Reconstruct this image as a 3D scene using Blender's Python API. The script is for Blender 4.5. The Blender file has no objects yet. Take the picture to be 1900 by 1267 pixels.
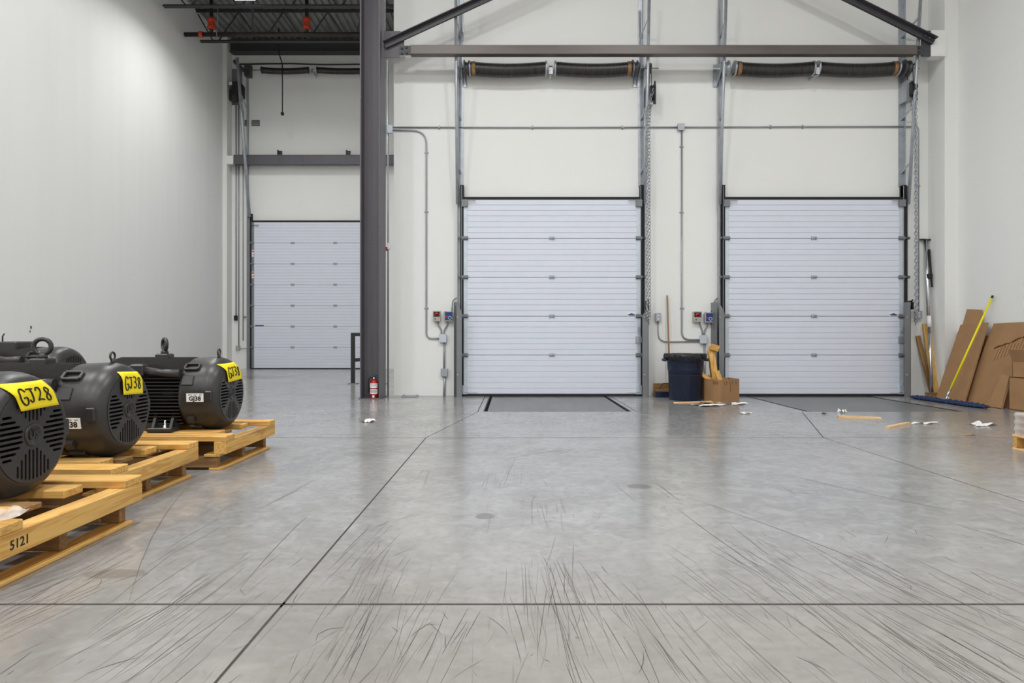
import bpy, bmesh, math, random
from mathutils import Vector, Matrix
random.seed(7)
scene = bpy.context.scene
C = scene.collection
PI = math.pi

# ------------------------------------------------------------------ camera
F, CX, HY, CH = 1200.0, 950.0, 626.5, 0.93      # focal (px of 1900), principal x, horizon row, eye height
cam_d = bpy.data.cameras.new('camera'); cam = bpy.data.objects.new('camera', cam_d); C.objects.link(cam)
cam_d.sensor_width = 36.0; cam_d.lens = 36.0 * F / 1900.0
cam_d.shift_y = -(633.5 - HY) / 1900.0
cam.location = (0, 0, CH); cam.rotation_euler = (PI / 2, 0, 0)
cam_d.clip_end = 200
scene.camera = cam
# ------------------------------------------------------------------ world, exposure
world = bpy.data.worlds.new('world'); scene.world = world; world.use_nodes = True
world.node_tree.nodes['Background'].inputs[0].default_value = (0.9, 0.95, 1, 1)
world.node_tree.nodes['Background'].inputs[1].default_value = 0.3
vs = scene.view_settings
vs.view_transform = 'Standard'; vs.look = 'None'; vs.gamma = 1.0; vs.use_curve_mapping = False
vs.exposure = 0.0
LAMP_W = 192.0          # watts of each high-bay lamp (built below, each with its own area light)
LAMP_COL = (0.985, 0.992, 1.0)

def W(px, py, Y):       # photograph pixel + known depth -> place in the hall (metres)
    return Vector(((px - CX) * Y / F, Y, CH - (py - HY) * Y / F))
def wx(px, Y): return (px - CX) * Y / F
def wz(py, Y): return CH - (py - HY) * Y / F
def srgb(r, g, b):
    f = lambda c: (c / 255 / 12.92) if c / 255 <= 0.04045 else ((c / 255 + 0.055) / 1.055) ** 2.4
    return (f(r), f(g), f(b), 1)

# ------------------------------------------------------------------ materials
MATS = {}
def mat(name, col, rough=0.5, metal=0.0, noise=0.0, nscale=8.0, bump=0.0, bscale=60.0, spec=0.5, stretch=None, emit=0.0, alpha=1.0, rand=0.0, trans=0.0):
    m = bpy.data.materials.new(name); m.use_nodes = True; MATS[name] = m
    nt = m.node_tree; b = nt.nodes['Principled BSDF']
    b.inputs['Base Color'].default_value = col; b.inputs['Roughness'].default_value = rough
    b.inputs['Metallic'].default_value = metal; b.inputs['Specular IOR Level'].default_value = spec
    if trans: b.inputs['Transmission Weight'].default_value = trans
    if alpha < 1: b.inputs['Alpha'].default_value = alpha
    if emit:
        b.inputs['Emission Color'].default_value = col; b.inputs['Emission Strength'].default_value = emit
    tc = nt.nodes.new('ShaderNodeTexCoord'); mp = nt.nodes.new('ShaderNodeMapping')
    nt.links.new(tc.outputs['Object'], mp.inputs[0])
    if stretch: mp.inputs['Scale'].default_value = stretch
    if noise:
        n = nt.nodes.new('ShaderNodeTexNoise'); n.inputs['Scale'].default_value = nscale; n.inputs['Detail'].default_value = 5
        nt.links.new(mp.outputs[0], n.inputs['Vector'])
        r = nt.nodes.new('ShaderNodeMapRange'); r.inputs[1].default_value = 0.3; r.inputs[2].default_value = 0.7
        r.inputs[3].default_value = 1 - noise; r.inputs[4].default_value = 1 + noise * 0.6
        nt.links.new(n.outputs[0], r.inputs[0])
        h = nt.nodes.new('ShaderNodeHueSaturation'); h.inputs['Color'].default_value = col
        src = r.outputs[0]
        if rand:
            oi = nt.nodes.new('ShaderNodeObjectInfo'); r2 = nt.nodes.new('ShaderNodeMapRange')
            r2.inputs[3].default_value = 1 - rand; r2.inputs[4].default_value = 1 + rand
            nt.links.new(oi.outputs['Random'], r2.inputs[0])
            mu = nt.nodes.new('ShaderNodeMath'); mu.operation = 'MULTIPLY'
            nt.links.new(src, mu.inputs[0]); nt.links.new(r2.outputs[0], mu.inputs[1]); src = mu.outputs[0]
        nt.links.new(src, h.inputs['Value']); nt.links.new(h.outputs[0], b.inputs['Base Color'])
        rr = nt.nodes.new('ShaderNodeMapRange'); rr.inputs[3].default_value = max(rough - 0.08, 0.02); rr.inputs[4].default_value = min(rough + 0.1, 1)
        nt.links.new(n.outputs[0], rr.inputs[0]); nt.links.new(rr.outputs[0], b.inputs['Roughness'])
    if bump:
        n2 = nt.nodes.new('ShaderNodeTexNoise'); n2.inputs['Scale'].default_value = bscale; n2.inputs['Detail'].default_value = 4
        nt.links.new(mp.outputs[0], n2.inputs['Vector'])
        bp = nt.nodes.new('ShaderNodeBump'); bp.inputs['Strength'].default_value = bump; bp.inputs['Distance'].default_value = 0.01
        nt.links.new(n2.outputs[0], bp.inputs['Height']); nt.links.new(bp.outputs[0], b.inputs['Normal'])
    return m

mat('wall_paint', srgb(238, 238, 235), 0.6, noise=0.018, nscale=1.2, bump=0.06, bscale=25, stretch=(1, 1, 0.35))
mat('wall_paint_grey', srgb(228, 228, 226), 0.45, noise=0.022, nscale=1.5, bump=0.04, bscale=20, stretch=(2.5, 2.5, 0.12))
mat('steel_paint', srgb(92, 89, 95), 0.42, noise=0.10, nscale=3, stretch=(4, 4, 0.6), bump=0.03)
mat('steel_dark', srgb(70, 68, 72), 0.45, noise=0.12, nscale=5)
mat('tube_steel', srgb(104, 98, 93), 0.40, metal=0.25, noise=0.14, nscale=3, stretch=(0.7, 3, 3))
mat('galvanised', srgb(176, 181, 187), 0.36, metal=0.5, noise=0.16, nscale=9)
mat('galvanised_pale', srgb(205, 214, 222), 0.38, metal=0.35, noise=0.10, nscale=9)
mat('conduit_steel', srgb(158, 161, 165), 0.32, metal=0.4, noise=0.08, nscale=6)
mat('door_white', srgb(222, 226, 237), 0.42, noise=0.015, nscale=4, bump=0.03, bscale=120)
mat('rubber', srgb(30, 30, 31), 0.7, noise=0.2, nscale=12)
mat('guard_grey', srgb(128, 130, 133), 0.42, metal=0.2, noise=0.08, nscale=5)
mat('black_plastic', srgb(34, 33, 34), 0.4, noise=0.15, nscale=10)
mat('chrome', srgb(215, 217, 220), 0.22, metal=0.95, noise=0.06, nscale=10)
mat('motor_black', srgb(52, 50, 49), 0.36, noise=0.16, nscale=4, bump=0.05, bscale=150)
mat('motor_inner_shade', srgb(14, 14, 14), 0.8, noise=0.1)  # near-black: shade inside the fan cover, put into the colour
mat('yellow_paper', srgb(250, 226, 18), 0.6, noise=0.02, nscale=6)
mat('white_label', srgb(240, 240, 238), 0.55, noise=0.02)
mat('ink', srgb(28, 27, 26), 0.6, noise=0.05)
mat('ink_red', srgb(190, 48, 38), 0.55, noise=0.05)
mat('ink_blue', srgb(24, 66, 132), 0.5, noise=0.06)
mat('cardboard', srgb(168, 129, 90), 0.8, noise=0.09, nscale=5, bump=0.05, bscale=90, rand=0.06)
mat('cardboard_dark', srgb(128, 90, 56), 0.85, noise=0.2, nscale=14)
mat('bin_blue', srgb(24, 36, 62), 0.34, noise=0.08, nscale=6)
mat('bag_black', srgb(22, 21, 23), 0.28, noise=0.2, nscale=20, bump=0.6, bscale=45)
mat('red_paint', srgb(176, 22, 24), 0.28, noise=0.06)
mat('orange_red', srgb(190, 66, 34), 0.45, noise=0.1)
mat('pipe_black', srgb(44, 40, 38), 0.45, metal=0.2, noise=0.18, nscale=6)
mat('deck_metal', srgb(158, 158, 158), 0.42, metal=0.6, noise=0.15, nscale=3)
mat('joist_steel', srgb(58, 57, 59), 0.5, noise=0.12)
mat('mop_blue', srgb(46, 62, 102), 0.95, noise=0.4, nscale=60, bump=0.9, bscale=120)
mat('yellow_paint', srgb(240, 224, 10), 0.4, noise=0.03)
mat('paper_white', srgb(232, 230, 226), 0.7, noise=0.05, nscale=15)
mat('sleeve_black', srgb(48, 44, 41), 0.36, noise=0.75, nscale=7, stretch=(9, 1.2, 1.2))
mat('sleeve_tan', srgb(150, 112, 70), 0.6, noise=0.5, nscale=20)
mat('brass', srgb(190, 150, 80), 0.3, metal=0.8, noise=0.1)
mat('lamp_diffuser', (1, 0.985, 0.955, 1), 0.5, emit=14.0)
mat('lamp_housing', srgb(225, 225, 225), 0.45, noise=0.03)
mat('box_grey', srgb(172, 170, 164), 0.45, noise=0.05)
mat('stain_dark', srgb(88, 84, 78), 0.7, noise=0.3, nscale=20)
mat('sealant', srgb(62, 58, 55), 0.8, noise=0.4, nscale=30)
mat('scuff_dark', srgb(84, 78, 72), 0.7, noise=0.2, nscale=20)
mat('scuff_grey', srgb(124, 119, 112), 0.6, noise=0.2, nscale=20)
mat('pit_dark', srgb(26, 25, 24), 0.9, noise=0.3)
mat('plastic_clear', srgb(225, 225, 222), 0.25, noise=0.04, alpha=0.45)
mat('handle_wood', srgb(150, 118, 82), 0.6, noise=0.2, nscale=8, stretch=(8, 8, 0.6))

def wood(name, axis, c1, c2, c3):
    m = bpy.data.materials.new(name); m.use_nodes = True; MATS[name] = m
    nt = m.node_tree; b = nt.nodes['Principled BSDF']; L = nt.links.new
    b.inputs['Roughness'].default_value = 0.62; b.inputs['Specular IOR Level'].default_value = 0.3
    tc = nt.nodes.new('ShaderNodeTexCoord'); mp = nt.nodes.new('ShaderNodeMapping'); oi = nt.nodes.new('ShaderNodeObjectInfo')
    s = [9, 9, 9]; s[axis] = 0.9; mp.inputs['Scale'].default_value = s
    L(tc.outputs['Object'], mp.inputs[0])
    mu = nt.nodes.new('ShaderNodeVectorMath'); mu.operation = 'SCALE'; mu.inputs[0].default_value = (7, 13, 5); L(oi.outputs['Random'], mu.inputs[3])
    L(mu.outputs[0], mp.inputs['Location'])
    n = nt.nodes.new('ShaderNodeTexNoise'); n.inputs['Scale'].default_value = 1.6; n.inputs['Detail'].default_value = 3; n.inputs['Distortion'].default_value = 0.6
    L(mp.outputs[0], n.inputs['Vector'])
    mm = nt.nodes.new('ShaderNodeMath'); mm.operation = 'MULTIPLY'; mm.inputs[1].default_value = 34; L(n.outputs[0], mm.inputs[0])
    sn = nt.nodes.new('ShaderNodeMath'); sn.operation = 'SINE'; L(mm.outputs[0], sn.inputs[0])
    mr = nt.nodes.new('ShaderNodeMapRange'); mr.inputs[1].default_value = -0.2; mr.inputs[2].default_value = 1.0; L(sn.outputs[0], mr.inputs[0])
    fine = nt.nodes.new('ShaderNodeTexNoise'); fine.inputs['Scale'].default_value = 9; fine.inputs['Detail'].default_value = 6; L(mp.outputs[0], fine.inputs['Vector'])
    mx = nt.nodes.new('ShaderNodeMix'); mx.data_type = 'RGBA'; mx.inputs[6].default_value = c1; mx.inputs[7].default_value = c2
    mf = nt.nodes.new('ShaderNodeMath'); mf.operation = 'MULTIPLY'; mf.inputs[1].default_value = 0.6; L(mr.outputs[0], mf.inputs[0]); L(mf.outputs[0], mx.inputs[0])
    dirt = nt.nodes.new('ShaderNodeTexNoise'); dirt.inputs['Scale'].default_value = 0.8; dirt.inputs['Detail'].default_value = 7; L(mp.outputs[0], dirt.inputs['Vector'])
    dr = nt.nodes.new('ShaderNodeMapRange'); dr.inputs[1].default_value = 0.54; dr.inputs[2].default_value = 0.72; dr.inputs[4].default_value = 0.7; L(dirt.outputs[0], dr.inputs[0])
    m2 = nt.nodes.new('ShaderNodeMix'); m2.data_type = 'RGBA'; m2.inputs[7].default_value = c3; L(dr.outputs[0], m2.inputs[0]); L(mx.outputs[2], m2.inputs[6])
    h = nt.nodes.new('ShaderNodeHueSaturation'); L(m2.outputs[2], h.inputs['Color'])
    r2 = nt.nodes.new('ShaderNodeMapRange'); r2.inputs[3].default_value = 0.86; r2.inputs[4].default_value = 1.1; L(oi.outputs['Random'], r2.inputs[0])
    m3 = nt.nodes.new('ShaderNodeMath'); m3.operation = 'MULTIPLY'; L(r2.outputs[0], m3.inputs[0])
    fr = nt.nodes.new('ShaderNodeMapRange'); fr.inputs[3].default_value = 0.85; fr.inputs[4].default_value = 1.12; L(fine.outputs[0], fr.inputs[0]); L(fr.outputs[0], m3.inputs[1])
    L(m3.outputs[0], h.inputs['Value']); L(h.outputs[0], b.inputs['Base Color'])
    bp = nt.nodes.new('ShaderNodeBump'); bp.inputs['Strength'].default_value = 0.25; bp.inputs['Distance'].default_value = 0.004; L(fine.outputs[0], bp.inputs['Height']); L(bp.outputs[0], b.inputs['Normal'])
for ax, nm in enumerate('xyz'):
    wood('pine_' + nm, ax, srgb(226, 180, 104), srgb(198, 140, 66), srgb(120, 88, 58))
    wood('old_wood_' + nm, ax, srgb(162, 126, 82), srgb(126, 92, 58), srgb(70, 54, 40))
for ax, nm in enumerate('xy'): wood('fresh_wood_' + nm, ax, srgb(232, 198, 150), srgb(212, 168, 110), srgb(160, 110, 70))

def concrete():
    m = bpy.data.materials.new('concrete'); m.use_nodes = True; MATS['concrete'] = m
    nt = m.node_tree; b = nt.nodes['Principled BSDF']; L = nt.links.new; N = nt.nodes.new
    geo = N('ShaderNodeNewGeometry')
    def noise(scale, detail=5, vec=None, dist=0.0, rough=0.55):
        n = N('ShaderNodeTexNoise'); n.inputs['Scale'].default_value = scale; n.inputs['Detail'].default_value = detail
        n.inputs['Distortion'].default_value = dist; n.inputs['Roughness'].default_value = rough
        L(vec if vec else geo.outputs['Position'], n.inputs['Vector']); return n.outputs[0]
    def rng(v, a, b_, c, d, smooth=False):
        r = N('ShaderNodeMapRange'); r.inputs[1].default_value = a; r.inputs[2].default_value = b_; r.inputs[3].default_value = c; r.inputs[4].default_value = d
        if smooth: r.interpolation_type = 'SMOOTHSTEP'
        L(v, r.inputs[0]); return r.outputs[0]
    def math_(op, a, c=None, val=None):
        x = N('ShaderNodeMath'); x.operation = op; L(a, x.inputs[0])
        if c is not None: L(c, x.inputs[1])
        elif val is not None: x.inputs[1].default_value = val
        return x.outputs[0]
    def mixc(f, a, c):
        x = N('ShaderNodeMix'); x.data_type = 'RGBA'; L(f, x.inputs[0])
        if isinstance(a, tuple): x.inputs[6].default_value = a
        else: L(a, x.inputs[6])
        if isinstance(c, tuple): x.inputs[7].default_value = c
        else: L(c, x.inputs[7])
        return x.outputs[2]
    big = noise(0.45, 5, dist=0.6); mid = noise(2.2, 6, dist=0.8); fin = noise(26, 5)
    col = mixc(rng(big, 0.35, 0.68, 0, 1), srgb(136, 136, 135), srgb(163, 162, 160))
    col = mixc(rng(mid, 0.42, 0.72, 0, 0.7), col, srgb(124, 122, 119))
    col = mixc(rng(fin, 0.45, 0.75, 0, 0.45), col, srgb(114, 112, 107))
    col = mixc(rng(noise(8, 5, dist=1.0), 0.45, 0.72, 0, 0.45), col, srgb(176, 175, 173))
    sep = N('ShaderNodeSeparateXYZ'); L(geo.outputs['Position'], sep.inputs[0])
    near = rng(sep.outputs[1], 1.7, 3.4, 0.75, 0.0, True)
    smp = N('ShaderNodeMapping'); smp.inputs['Scale'].default_value = (16, 1.1, 1); L(geo.outputs['Position'], smp.inputs[0])
    streak = rng(noise(1.0, 5, smp.outputs[0]), .52, .78, 0, .55)
    col = mixc(math_('MULTIPLY', streak, near), col, srgb(112, 104, 95))
    col = mixc(math_('MULTIPLY', rng(big, .3, .6, .45, .85), near), col, srgb(136, 130, 122))
    # dark specks and dropped grime
    vor = N('ShaderNodeTexVoronoi'); vor.inputs['Scale'].default_value = 5.5; L(geo.outputs['Position'], vor.inputs['Vector'])
    speck = math_('MULTIPLY', rng(vor.outputs['Distance'], 0.02, 0.06, 1, 0), rng(noise(1.5, 2), .45, .6, 0, .7))
    col = mixc(speck, col, srgb(96, 90, 84))
    # stains with an outline of their own: (x, y, rx, ry, strength)
    for (x, y, rx, ry, st) in [(0.80, 4.05, .10, .085, .8), (-0.14, 3.37, .06, .065, .8), (-6.0, 15.2, 1.0, .75, .6), (2.95, 9.1, .75, .45, .35), (-0.6, 9.4, .5, .7, .3), (1.75, 8.6, .35, .8, .28), (-1.55, 2.55, .12, .05, .5)]:
        mp = N('ShaderNodeMapping'); mp.inputs['Location'].default_value = (-x / rx, -y / ry, 0); mp.inputs['Scale'].default_value = (1 / rx, 1 / ry, 0)
        L(geo.outputs['Position'], mp.inputs[0])
        ln = N('ShaderNodeVectorMath'); ln.operation = 'LENGTH'; L(mp.outputs[0], ln.inputs[0])
        e = math_('ADD', ln.outputs['Value'], rng(mid, 0.3, 0.7, -0.35, 0.35))
        col = mixc(rng(e, 0.75, 1.05, st, 0, True), col, srgb(104, 100, 95))
    L(col, b.inputs['Base Color'])
    rg = rng(mid, 0.3, 0.75, 0.13, 0.25)
    L(rg, b.inputs['Roughness']); b.inputs['Specular IOR Level'].default_value = 0.62
    bp = N('ShaderNodeBump'); bp.inputs['Strength'].default_value = 0.025; bp.inputs['Distance'].default_value = 0.01
    L(noise(5, 2), bp.inputs['Height']); L(bp.outputs[0], b.inputs['Normal'])
concrete()

# ------------------------------------------------------------------ mesh helpers
ORG = {}                      # world origin of every object built
def tag(o, label=None, cat=None, group=None, kind=None):
    if label: o['label'] = label
    if cat: o['category'] = cat
    if group: o['group'] = group
    if kind: o['kind'] = kind
    return o
def thing(name, label, cat, loc=(0, 0, 0), group=None, kind=None):
    o = bpy.data.objects.new(name, None); C.objects.link(o); o.location = loc; o.empty_display_size = 0.1
    ORG[o] = Vector(loc); return tag(o, label, cat, group, kind)
class MB:
    def __init__(s): s.v = []; s.f = []; s.sm = []
    def add(s, vs_, fs, smooth=False):
        n = len(s.v); s.v += [Vector(v) for v in vs_]
        for f in fs: s.f.append([i + n for i in f]); s.sm.append(smooth)
        return s
    def box(s, a, b, M=None):
        (x0, y0, z0), (x1, y1, z1) = a, b
        vs_ = [Vector(p) for p in [(x0, y0, z0), (x1, y0, z0), (x1, y1, z0), (x0, y1, z0), (x0, y0, z1), (x1, y0, z1), (x1, y1, z1), (x0, y1, z1)]]
        if M: vs_ = [M @ v for v in vs_]
        return s.add(vs_, [(0, 3, 2, 1), (4, 5, 6, 7), (0, 1, 5, 4), (1, 2, 6, 5), (2, 3, 7, 6), (3, 0, 4, 7)])
    def cbox(s, c, d, M=None):
        c = Vector(c); d = Vector(d) / 2
        return s.box(c - d, c + d, M)
    def bevbox(s, a, b, r):   # box with chamfered vertical-and-horizontal edges (24 verts)
        (x0, y0, z0), (x1, y1, z1) = a, b
        pts = []
        for z, ins in ((z0, r), (z0 + r, 0), (z1 - r, 0), (z1, r)):
            X0, X1, Y0, Y1 = x0 + ins, x1 - ins, y0 + ins, y1 - ins; q = r * 0.7
            pts += [(X0 + q, Y0, z), (X1 - q, Y0, z), (X1, Y0 + q, z), (X1, Y1 - q, z), (X1 - q, Y1, z), (X0 + q, Y1, z), (X0, Y1 - q, z), (X0, Y0 + q, z)]
        fs = [tuple(range(7, -1, -1)), tuple(range(24, 32))]
        for k in range(3):
            for i in range(8): fs.append((k * 8 + i, k * 8 + (i + 1) % 8, k * 8 + 8 + (i + 1) % 8, k * 8 + 8 + i))
        return s.add(pts, fs)
    def beam(s, p, q, w, h, up=(0, 0, 1)):   # rectangular bar from p to q
        p, q = Vector(p), Vector(q); d = (q - p).normalized(); u = Vector(up)
        if abs(d.dot(u)) > 0.98: u = Vector((0, 1, 0))
        r = d.cross(u).normalized(); u = r.cross(d).normalized()
        vs_ = [e + r * a * w / 2 + u * b * h / 2 for e in (p, q) for a, b in ((-1, -1), (1, -1), (1, 1), (-1, 1))]
        return s.add(vs_, [(3, 2, 1, 0), (4, 5, 6, 7), (0, 1, 5, 4), (1, 2, 6, 5), (2, 3, 7, 6), (3, 0, 4, 7)])
    def tube(s, pts, r, n=8, closed=False, cap=True):
        pts = [Vector(p) for p in pts]; m = len(pts); rr = r if isinstance(r, (list, tuple)) else [r] * m
        prev = None; rings = []
        for i, p in enumerate(pts):
            if closed: t = (pts[(i + 1) % m] - pts[i - 1]).normalized()
            else: t = (pts[min(i + 1, m - 1)] - pts[max(i - 1, 0)]).normalized()
            if prev is None: a = Vector((0, 0, 1)) if abs(t.z) < 0.9 else Vector((1, 0, 0)); u = t.cross(a).normalized()
            else:
                u = prev - t * prev.dot(t); u = u.normalized() if u.length > 1e-6 else t.orthogonal().normalized()
            prev = u; w = t.cross(u)
            rings.append([p + (u * math.cos(2 * PI * k / n) + w * math.sin(2 * PI * k / n)) * rr[i] for k in range(n)])
        base = len(s.v); s.v += [v for R in rings for v in R]
        for i in range(m if closed else m - 1):
            j = (i + 1) % m
            for k in range(n):
                s.f.append([base + i * n + k, base + i * n + (k + 1) % n, base + j * n + (k + 1) % n, base + j * n + k]); s.sm.append(True)
        if cap and not closed:
            s.f.append([base + k for k in range(n - 1, -1, -1)]); s.sm.append(False)
            s.f.append([base + (m - 1) * n + k for k in range(n)]); s.sm.append(False)
        return s
    def lathe(s, prof, n=24, axis='z', c=(0, 0, 0), smooth=True, capends=True):   # prof: (axial, radius)
        c = Vector(c); base = len(s.v)
        for a, r in prof:
            for k in range(n):
                t = 2 * PI * k / n; p, q = r * math.cos(t), r * math.sin(t)
                s.v.append(c + (Vector((p, q, a)) if axis == 'z' else Vector((a, p, q)) if axis == 'x' else Vector((q, a, p))))
        for i in range(len(prof) - 1):
            for k in range(n):
                s.f.append([base + i * n + k, base + i * n + (k + 1) % n, base + (i + 1) * n + (k + 1) % n, base + (i + 1) * n + k]); s.sm.append(smooth)
        if capends:
            s.f.append([base + k for k in range(n - 1, -1, -1)]); s.sm.append(False)
            s.f.append([base + (len(prof) - 1) * n + k for k in range(n)]); s.sm.append(False)
        return s
    def prism(s, poly, a, b, axis='z'):   # closed polygon extruded a..b; poly 2D in the other axes (z:(x,y) y:(x,z) x:(y,z))
        n = len(poly)
        def P(p, h): return Vector((p[0], p[1], h)) if axis == 'z' else Vector((p[0], h, p[1])) if axis == 'y' else Vector((h, p[0], p[1]))
        vs_ = [P(p, a) for p in poly] + [P(p, b) for p in poly]
        fs = [tuple(range(n - 1, -1, -1)), tuple(range(n, 2 * n))] + [(i, (i + 1) % n, n + (i + 1) % n, n + i) for i in range(n)]
        return s.add(vs_, fs)
    def grid(s, fn, nu, nv, smooth=True):
        vs_ = [fn(i / nu, j / nv) for j in range(nv + 1) for i in range(nu + 1)]
        fs = [(j * (nu + 1) + i, j * (nu + 1) + i + 1, (j + 1) * (nu + 1) + i + 1, (j + 1) * (nu + 1) + i) for j in range(nv) for i in range(nu)]
        return s.add(vs_, fs, smooth)
    def merge(s, me, M=None):
        M = M or Matrix()
        return s.add([M @ v.co for v in me.vertices], [tuple(p.vertices) for p in me.polygons])
    def build(s, name, material, parent=None, org=None, label=None, kind=None, fixn=True):
        if parent is not None and org is None: o0 = ORG[parent]
        if parent is None or org is not None:
            lo = Vector([min(v[i] for v in s.v) for i in range(3)]); hi = Vector([max(v[i] for v in s.v) for i in range(3)])
            here = Vector(org) if org is not None else Vector(((lo.x + hi.x) / 2, (lo.y + hi.y) / 2, lo.z))
        else: here = o0
        me = bpy.data.meshes.new(name); me.from_pydata([tuple(v - here) for v in s.v], [], s.f)
        me.polygons.foreach_set('use_smooth', s.sm)
        if fixn:
            bm = bmesh.new(); bm.from_mesh(me); bmesh.ops.recalc_face_normals(bm, faces=bm.faces); bm.to_mesh(me); bm.free()
        me.update(); me.materials.append(MATS[material])
        o = bpy.data.objects.new(name, me); C.objects.link(o); ORG[o] = here
        if parent is not None:
            o.parent = parent; o.location = here - ORG[parent]
        else: o.location = here
        tag(o, label, kind=kind)
        return o
def bevel(o, w=0.004, seg=1):
    bm = bmesh.new(); bm.from_mesh(o.data)
    bmesh.ops.bevel(bm, geom=[e for e in bm.edges], offset=w, segments=seg, affect='EDGES', profile=0.5)
    bm.to_mesh(o.data); bm.free(); return o
def copy_tree(o, parent=None):
    c = o.copy(); C.objects.link(c); c.parent = parent
    for ch in list(o.children): copy_tree(ch, c)
    return c
def dup_thing(root, loc, label, group=None):
    r = copy_tree(root); r.location = loc; ORG[r] = Vector(loc); r['label'] = label
    if group: r['group'] = group
    return r
def text_mesh(body, size, depth=0.0, align='CENTER', bold=0.0):
    cu = bpy.data.curves.new('t', 'FONT'); cu.body = body; cu.size = size; cu.extrude = depth; cu.align_x = align; cu.align_y = 'CENTER'; cu.offset = bold
    cu.resolution_u = 3
    ob = bpy.data.objects.new('t', cu); C.objects.link(ob)
    dg = bpy.context.evaluated_depsgraph_get(); dg.update()
    me = bpy.data.meshes.new_from_object(ob.evaluated_get(dg))
    bpy.data.objects.remove(ob); bpy.data.curves.remove(cu); return me
def frame_M(origin, xdir, ydir):       # local x,y,z=x cross y placed at origin
    x = Vector(xdir).normalized(); y = Vector(ydir).normalized(); z = x.cross(y)
    M = Matrix(((x.x, y.x, z.x, origin[0]), (x.y, y.y, z.y, origin[1]), (x.z, y.z, z.z, origin[2]), (0, 0, 0, 1))); return M
def arc(c, r, a0, a1, n=6, plane='xz'):
    out = []
    for i in range(n + 1):
        a = a0 + (a1 - a0) * i / n; u, v = r * math.cos(a), r * math.sin(a)
        out.append(Vector((c[0] + u, c[1], c[2] + v)) if plane == 'xz' else Vector((c[0] + u, c[1] + v, c[2])) if plane == 'xy' else Vector((c[0], c[1] + u, c[2] + v)))
    return out

# ------------------------------------------------------------------ the hall
XL, XR, YW, YF, YB, ZC = -8.5, 6.9, 10.4, 19.35, -13.0, 9.75
XE = -1.9                      # left end of the dock wall
def struct(o, label, cat=None): return tag(o, label, cat, kind='structure')
# floor: dark sub-base seen in the saw-cut joints, slabs as pieces
fl = struct(MB().box((XL - .2, YB - .2, -.35), (XR + .2, YF + .2, -.06)).build('floor', 'pit_dark'), 'polished grey concrete floor with saw cut joints', 'floor')
def inset(poly, d):
    n = len(poly); area = sum(poly[i][0] * poly[(i + 1) % n][1] - poly[(i + 1) % n][0] * poly[i][1] for i in range(n))
    if area < 0: poly = poly[::-1]
    out = []
    for i in range(n):
        p0, p1, p2 = [Vector(poly[(i + k) % n]) for k in (-1, 0, 1)]
        e1 = (p1 - p0).normalized(); e2 = (p2 - p1).normalized()
        n1 = Vector((-e1.y, e1.x)); n2 = Vector((-e2.y, e2.x)); b = n1 + n2
        out.append(p1 + b * (d / max(b.dot(n1), 0.2)))
    return [tuple(p) for p in out]
JX = [XL, -4.5, -.80, 2.90, XR]; JY = [YB, -9.0, -5.25, -1.5, 2.257, 6.016]
PL = (-0.43, 1.57); PR = (3.64, 5.77); PF = 8.12
JG = .0025
slabs = [[(JX[i], JY[j] + JG), (JX[i + 1], JY[j] + JG), (JX[i + 1], JY[j + 1] - JG), (JX[i], JY[j + 1] - JG)] for i in range(4) for j in range(5)]
y6 = JY[-1] + .007
slabs += [[(XL, y6), (-.8, y6), (PL[0], PF), (PL[0], YW + .3), (XL, YW + .3)],
          [(-.8, y6), (2.9, y6), (PL[1], PF), (PL[0], PF)],
          [(2.9, y6), (PR[0], PF), (PR[0], YW + .3), (PL[1], YW + .3), (PL[1], PF)],
          [(2.9, y6), (XR, y6), (XR, YW + .3), (PR[1], YW + .3), (PR[1], PF), (PR[0], PF)],
          [(XL, YW + .3), (XE + .1, YW + .3), (XE + .1, 15.0), (XL, 15.0)],
          [(XL, 15.0), (XE + .1, 15.0), (XE + .1, YF + .1), (XL, YF + .1)]]
for sl in slabs:
    MB().prism(inset(sl, 0.005), -0.06, 0.0).build('slab', 'concrete', fl)
m = MB(); seen = set()
for yy in JY[1:]: m.box((XL, yy - .02, -.03), (XR, yy + .02, -.0015))
if True:    pass   #         # dark sealant a hair below the slab faces
for sl in slabs:
    for p, q in zip(sl, sl[1:] + sl[:1]):
        if p[1] == q[1]: continue
        k = tuple(sorted((p, q)))
        if k in seen or p[0] == q[0] and (p[0] in (XL, XR) or p[1] > PF - .01): continue
        seen.add(k); m.beam((p[0], p[1], -.0165), (q[0], q[1], -.0165), .011, .03)
m.build('joint_sealant', 'sealant', fl)
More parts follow.
